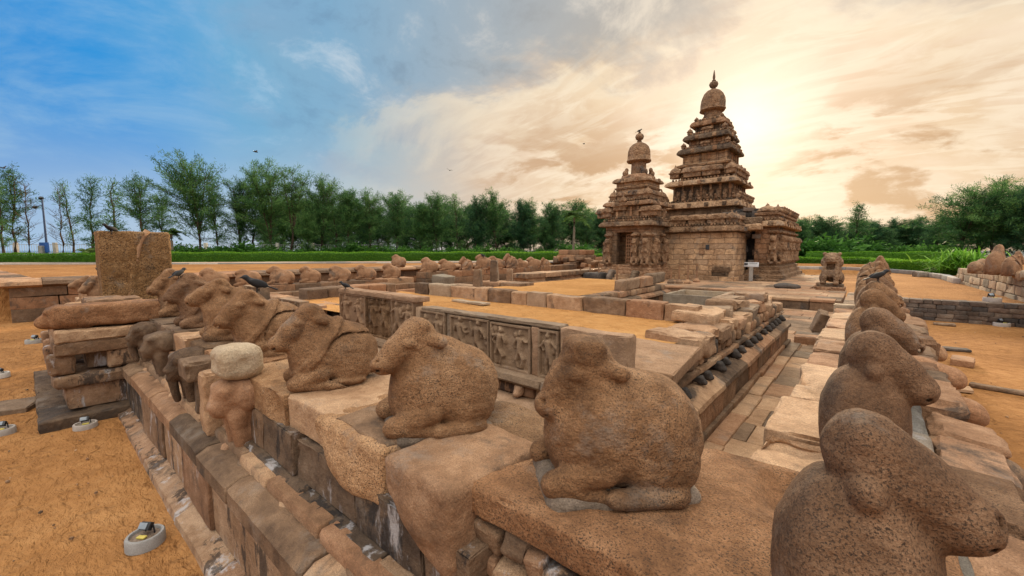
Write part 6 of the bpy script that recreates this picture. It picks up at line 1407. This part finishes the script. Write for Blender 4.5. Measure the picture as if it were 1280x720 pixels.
# lawn strip, kerbs and path beyond the compound
def strip(name, pts, w, h, z, mat, kind='structure', n=1):
    mb = MB()
    for a, b in zip(pts[:-1], pts[1:]):
        a, b = np.array(a), np.array(b); L = np.linalg.norm(b - a); ang = math.atan2(b[1] - a[1], b[0] - a[0]); c = (a + b) / 2; k = max(1, int(L / n))
        for i in range(k): q = a + (b - a) * (i + .5) / k; stone_box(mb, (q[0], q[1], z + h / 2), (L / k - .01, w, h), rotm(0, 0, ang), .02, .6, .008)
    o = mb.build(name, mat); o['kind'] = kind; return o
strip('path_kerb', [hp(-60, 33.5), hp(200, 34), hp(700, 40), hp(765, 41)], .35, .16, 1.20, M_conc, n=2.0)
strip('path', [hp(-60, 36.4), hp(200, 36.8), hp(705, 43.4), hp(765, 44.4)], 4.0, .04, 1.275, M_pale, n=3.0)
strip('curved_kerb', [hp(960, 40), hp(1060, 37), hp(1110, 33.5), hp(1150, 29.5), hp(1185, 25), hp(1201, 21.8)], .35, .28, .66, M_conc, n=1.6)
tag(slab((*hp(1155, 27.4), .82), (.75, .6, .32), M_mortar, 'concrete_block', None, .03, .15, .015, rot=rotm(0, 0, .4)), 'grey concrete block sitting on the curved kerb at right', 'block')
lawn = MB(); a0, a1, b1, b0 = hp(-200, 41), hp(770, 48), hp(770, 75), hp(-200, 66); lawn.add([(*a0, 1.285), (*a1, 1.285), (*b1, 1.285), (*b0, 1.285)], [(0, 1, 2, 3)]); tag(lawn.build('lawn', M_grass), kind='structure')
lawn = MB(); a0, a1, b1, b0 = hp(940, 43), hp(1420, 40), hp(1420, 80), hp(940, 80); lawn.add([(*a0, 1.12), (*a1, 1.12), (*b1, 1.12), (*b0, 1.12)], [(0, 3, 2, 1)][0:1]); tag(lawn.build('lawn', M_grass), kind='structure')
# loose grass on the lawn, nobody could count it
gm = MB(); n = 6000; uu = npr.random(n); q0, q1 = hp(-60, 42.5), hp(300, 46); P = q0 + (q1 - q0) * uu[:, None]; P = P + npr.normal(size=(n, 2)) * 1.3
quads(gm, np.column_stack([P, np.full(n, 1.25)]), unit(np.column_stack([npr.normal(size=n) * .4, npr.normal(size=n) * .4, np.ones(n)])), .05, npr.uniform(.12, .5, n), np.clip(npr.normal(.6, .2, n), 0, 1)); tag(gm.build('tall_grass', M_bush, smooth=None), kind='stuff')

# ------------------------------------------------------------------ sea fence, lamp post, wall
fn = empty('fence', (*hp(120, 62), 1.2), 'grey railing fence on a low wall along the sea, behind the left trees', 'fence')
f0, f1 = hp(-80, 60), hp(480, 66); dv = f1 - f0; L = np.linalg.norm(dv); dv /= L; ang = math.atan2(dv[1], dv[0])
mb = MB(); c = (f0 + f1) / 2; stone_box(mb, (c[0], c[1], 1.55), (L, .4, .75), rotm(0, 0, ang), .04, 1.5, .02); stone_box(mb, (c[0], c[1], 1.3), (L + 1, .9, .30), rotm(0, 0, ang), .04, 1.5, .02); mb.build('low_wall', M_conc, fn)
mb = MB()
for zz in (2.1, 3.25): stone_box(mb, (c[0], c[1], zz), (L, .05, .06), rotm(0, 0, ang), .01, 5, 0)
s = 0
while s < L: q = f0 + dv * s; stone_box(mb, (q[0], q[1], 2.6), (.035, .035, 1.5), rotm(0, 0, ang), .005, 2, 0); s += .32
mb.build('railing', M_fence, fn)
s = 0
while s < L: q = f0 + dv * s; mb = MB(); stone_box(mb, (q[0], q[1], 2.4), (.4, .4, 2.3), rotm(0, 0, ang), .03, 1, .01); mb.build('fence_pillar', M_conc, fn); s += 5.2
g = hp(59, 50); lpz = 1.2
lp_ = empty('lamp_post', (g[0], g[1], lpz), 'blue lamp post with small lamps and a blue board, at far left', 'lamp post')
mb = MB(); tube(mb, [(g[0], g[1], lpz - .2), (g[0], g[1], 8.6)], [.13, .08], 10, .5); mb.build('pole', M_post, lp_)
mb = MB(); tube(mb, [(g[0], g[1], 7.6), (g[0] + .2 * RT[0] * -1, g[1] - .2 * RT[1], 7.7), (g[0] - .9 * RT[0], g[1] - .9 * RT[1], 7.6)], .05, 6, .5); mb.build('arm', M_post, lp_)
for q, z in ((-.95, 7.5), (-.12, 8.55)): mb = MB(); lathe(mb, (g[0] + q * RT[0], g[1] + q * RT[1], z - .2), [(.05, 0), (.2, .1), (.24, .22), (.16, .36), (.05, .42)], 12); mb.build('lamp_head', M_lampm, lp_)
slab((g[0] + .05 * _s, g[1] - .2, 2.75), (1.15, .08, 1.2), M_blue, 'sign_board', lp_, .02, .4, .0, 0, rotm(0, 0, YAW)); slab((g[0] - .1 * _s + .02, g[1] - .42, 2.0), (.5, .4, 1.9), M_conc, 'concrete_post', lp_, .03, .4, .01, 0, rotm(0, 0, YAW))

# ------------------------------------------------------------------ floodlights in concrete rings
def floodlight(px_, py_, label, z=0.0, s=1.0, rz=0.0, ring=True):
    g = atz(px_, py_, z); o = empty('floodlight', (g[0], g[1], z), label, 'floodlight', 'ground floodlights'); o.rotation_euler = (0, 0, rz); o.scale = (s, s, s); L_ = Matrix()
    def ch(mb, n, m):
        c = mb.build(n, m); c.parent = o; return c
    mb = MB(); pr2 = [(.085, .05), (.115, .075), (.128, .07), (.132, .05), (.132, -.03)]
    n = 28; a = np.linspace(0, 2 * np.pi, n, endpoint=False); V = []; F = []
    for r, zz in [(.10, -.03), (.098, .045)] + [(.105, .066), (.122, .066), (.13, .055), (.132, -.03)]: V.append(np.column_stack([r * np.cos(a), r * np.sin(a), np.full(n, zz)]))
    for i in range(5):
        for j in range(n): F.append((i * n + j, (i + 1) * n + j, (i + 1) * n + (j + 1) % n, i * n + (j + 1) % n))
    mb.add(np.concatenate(V), F); ch(mb, 'concrete_ring', M_conc)
    mb = MB(); lathe(mb, (0, 0, .0), [(.099, -.02), (.099, .045), (.05, .052)], 20, .004, 20); ch(mb, 'ring_filling', M_mortar)
    mb = MB(); stone_box(mb, (-.01, .02, .115), (.085, .04, .062), rotm(R(-35), 0, .3), .006, .05, 0); hd = ch(mb, 'lamp_head', M_lampm)
    mb = MB(); stone_box(mb, (-.017, -.002, .127), (.07, .008, .048), rotm(R(-35), 0, .3), .002, .05, 0); gl_ = mb.build('lamp_glass', M_glass); gl_.parent = hd
    mb = MB(); tube(mb, [(-.055, .03, .05), (-.055, .025, .12)], .006, 6); ch(mb, 'bracket', M_lampm); mb = MB(); tube(mb, [(.035, .05, .05), (.035, .045, .12)], .006, 6); ch(mb, 'bracket', M_lampm)
    mb = MB(); stone_box(mb, (.025, -.035, .062), (.07, .035, .014), rotm(0, 0, .3), .004, .05, 0); ch(mb, 'yellow_tag', M_yellow)
    return o
floodlight(182, 676, 'floodlight in a concrete ring on the orange sand at lower left', s=1.0, rz=.3)
floodlight(107, 534, 'floodlight in a ring at the foot of the gate pier', s=.95, rz=1.0)
floodlight(1255, 605, 'floodlight in a concrete ring on the sand at lower right', s=1.0, rz=2.0)
floodlight(2, 541, 'floodlight cut by the left edge, beside the stone path', s=1.0, rz=.8); floodlight(43, 428, 'floodlight ring lying farther off on the sand behind the gate pier', s=1.3, rz=.4)
floodlight(1240, 376, 'floodlight on top of the dark retaining wall at right', z=.72, s=1.7, rz=.2); floodlight(1252, 407, 'floodlight at the foot of the dark retaining wall', s=1.5, rz=.6)
floodlight(0, 470, 'small floodlight at the left edge above the stone path', s=1.0)

# ------------------------------------------------------------------ crows
def crow_mesh(pose=0):
    def f(p):
        d = sd_ell(p, (0, 0, .15), (.105, .055, .06), rotm(0, R(-22 if pose != 2 else -50), 0)); d = smin(d, sd_cone(p, (.08, 0, .19), (.13, 0, .235), .042, .034), .03); d = smin(d, sd_ell(p, (.14, 0, .245), (.043, .034, .035)), .015)
        d = smin(d, sd_cone(p, (.17, 0, .245), (.225, 0, .232), .017, .004), .012); d = smin(d, sd_box(p, (-.17, 0, .085), (.10, .024, .010), .008, rotm(0, R(-24), 0)), .03)
        for s in (-1, 1): d = smin(d, sd_ell(p, (-.03, s * .045, .15), (.12, .016, .05), rotm(0, R(-24), 0)), .015); d = smin(d, sd_cone(p, (.0, s * .025, .12), (.01, s * .028, .0), .013, .007), .015); d = smin(d, sd_cone(p, (-.01, s * .028, .004), (.045, s * .03, .004), .006, .005), .006)
        return d
    return surfnet(f, (-.30, -.10, -.02), (.25, .10, .30), .0075)
V, F = crow_mesh(); o = MB().add(V, F).build('crow', M_crow, smooth=180); CM = o.data; bpy.data.objects.remove(o)
def crow(loc, rz, label, s=1.0, pitch=0.0):
    o = bpy.data.objects.new('crow', CM); col.objects.link(o); o.location = loc; o.rotation_euler = (0, pitch, rz); o.scale = (s, s, s); return tag(o, label, 'crow', 'crows')

pm = MB(); prr = random.Random(3)
for i in range(260):
    if i % 3: x, y = prr.uniform(-12, -3.2), prr.uniform(-4, .6)
    else: x, y = prr.uniform(1.0, 4.5), prr.uniform(2, 19)
    s = prr.choice((.006, .007, .009, .015)); stone_box(pm, (x, y, .0), (s * 2, s * 1.6, s * 1.5), rotm(0, 0, prr.uniform(0, 3)), s * .5, s, s * .2)
tag(pm.build('pebbles', M_floor), kind='stuff')
bpy.context.view_layer.update()
_dg = bpy.context.evaluated_depsgraph_get()
def perch(px_, py_, default_D):
    """where the view ray through this pixel of the photo meets a stone, used to stand a crow on it"""
    d = Vector(ray(px_, py_)).normalized(); hit, loc, *_ = scene.ray_cast(_dg, Vector((0, 0, CAM_H)), d)
    return loc if hit else Vector((0, 0, CAM_H)) + d * default_D
def crow_on(px_, py_, rz, label, s=1.0, maxD=60):
    for dy in range(0, 30, 1):
        p = perch(px_, py_ + dy, 200)
        if p.length < maxD: return crow((p.x, p.y, p.z - .01), rz, label, s)
crow_on(322, 366, R(250), 'crow perched on a golden bull head, pointing its beak to the left', .85)
crow_on(1097, 352, R(25), 'dark crow standing on a bull of the right row', .62)
crow_on(432, 362, R(215), 'crow perched on the left end of the tall relief panels', .6)
crow_on(139, 292, R(300), 'crow standing on top of the tall ochre block', .8)
crow_on(224, 348, R(120), 'crow behind the brown bull near the gate pier, only head showing', .55)
crow_on(121, 338, R(200), 'crow peeping beside the left foot of the ochre block', .6)
crow_on(799, 166, R(30), 'crow sitting on the finial of the small tower', 1.0, 80)
crow_on(604, 322, R(200), 'crow on a far block behind the left row of bulls', 1.0, 60)
def fly_mesh():
    mb = MB(); V, F = surfnet(lambda p: smin(sd_ell(p, (0, 0, 0), (.19, .05, .05)), sd_box(p, (-.22, 0, 0), (.08, .03, .012), .01), .03), (-.35, -.1, -.1), (.25, .1, .1), .02); mb.add(V, F)
    for s in (-1, 1):
        P = np.array([(.10, .03 * s, .02), (-.08, .03 * s, .02), (-.06, .28 * s, .14), (.06, .25 * s, .14), (-.10, .50 * s, .10), (-.03, .50 * s, .10)]); Q = P - np.array([0, 0, .012]); V = np.concatenate([P, Q])
        mb.add(V, [(0, 1, 2, 3), (3, 2, 4, 5), (7, 6, 9, 8), (8, 9, 11, 10), (0, 3, 9, 6), (3, 5, 11, 9), (1, 7, 8, 2), (2, 8, 10, 4), (4, 10, 11, 5), (0, 6, 7, 1)])
    o = mb.build('flying_bird', M_crow, smooth=180); m = o.data; bpy.data.objects.remove(o); return m
FM = fly_mesh()
for (px_, py_, D, rz, lab) in ((320, 190, 40, 1.0, 'dark bird flying in the blue sky above the great leaning tree'), (562, 213, 60, 2.0, 'small bird flying above the middle of the grove'), (730, 180, 70, .3, 'tiny bird flying left of the small tower'), (4, 210, 35, .8, 'bird flying at the left edge above the trees')):
    d = ray(px_, py_); p = np.array([0, 0, CAM_H]) + d * D; o = bpy.data.objects.new('flying_bird', FM); col.objects.link(o); o.location = p; o.rotation_euler = (.3, .1, rz); tag(o, lab, 'bird', 'birds in the sky')
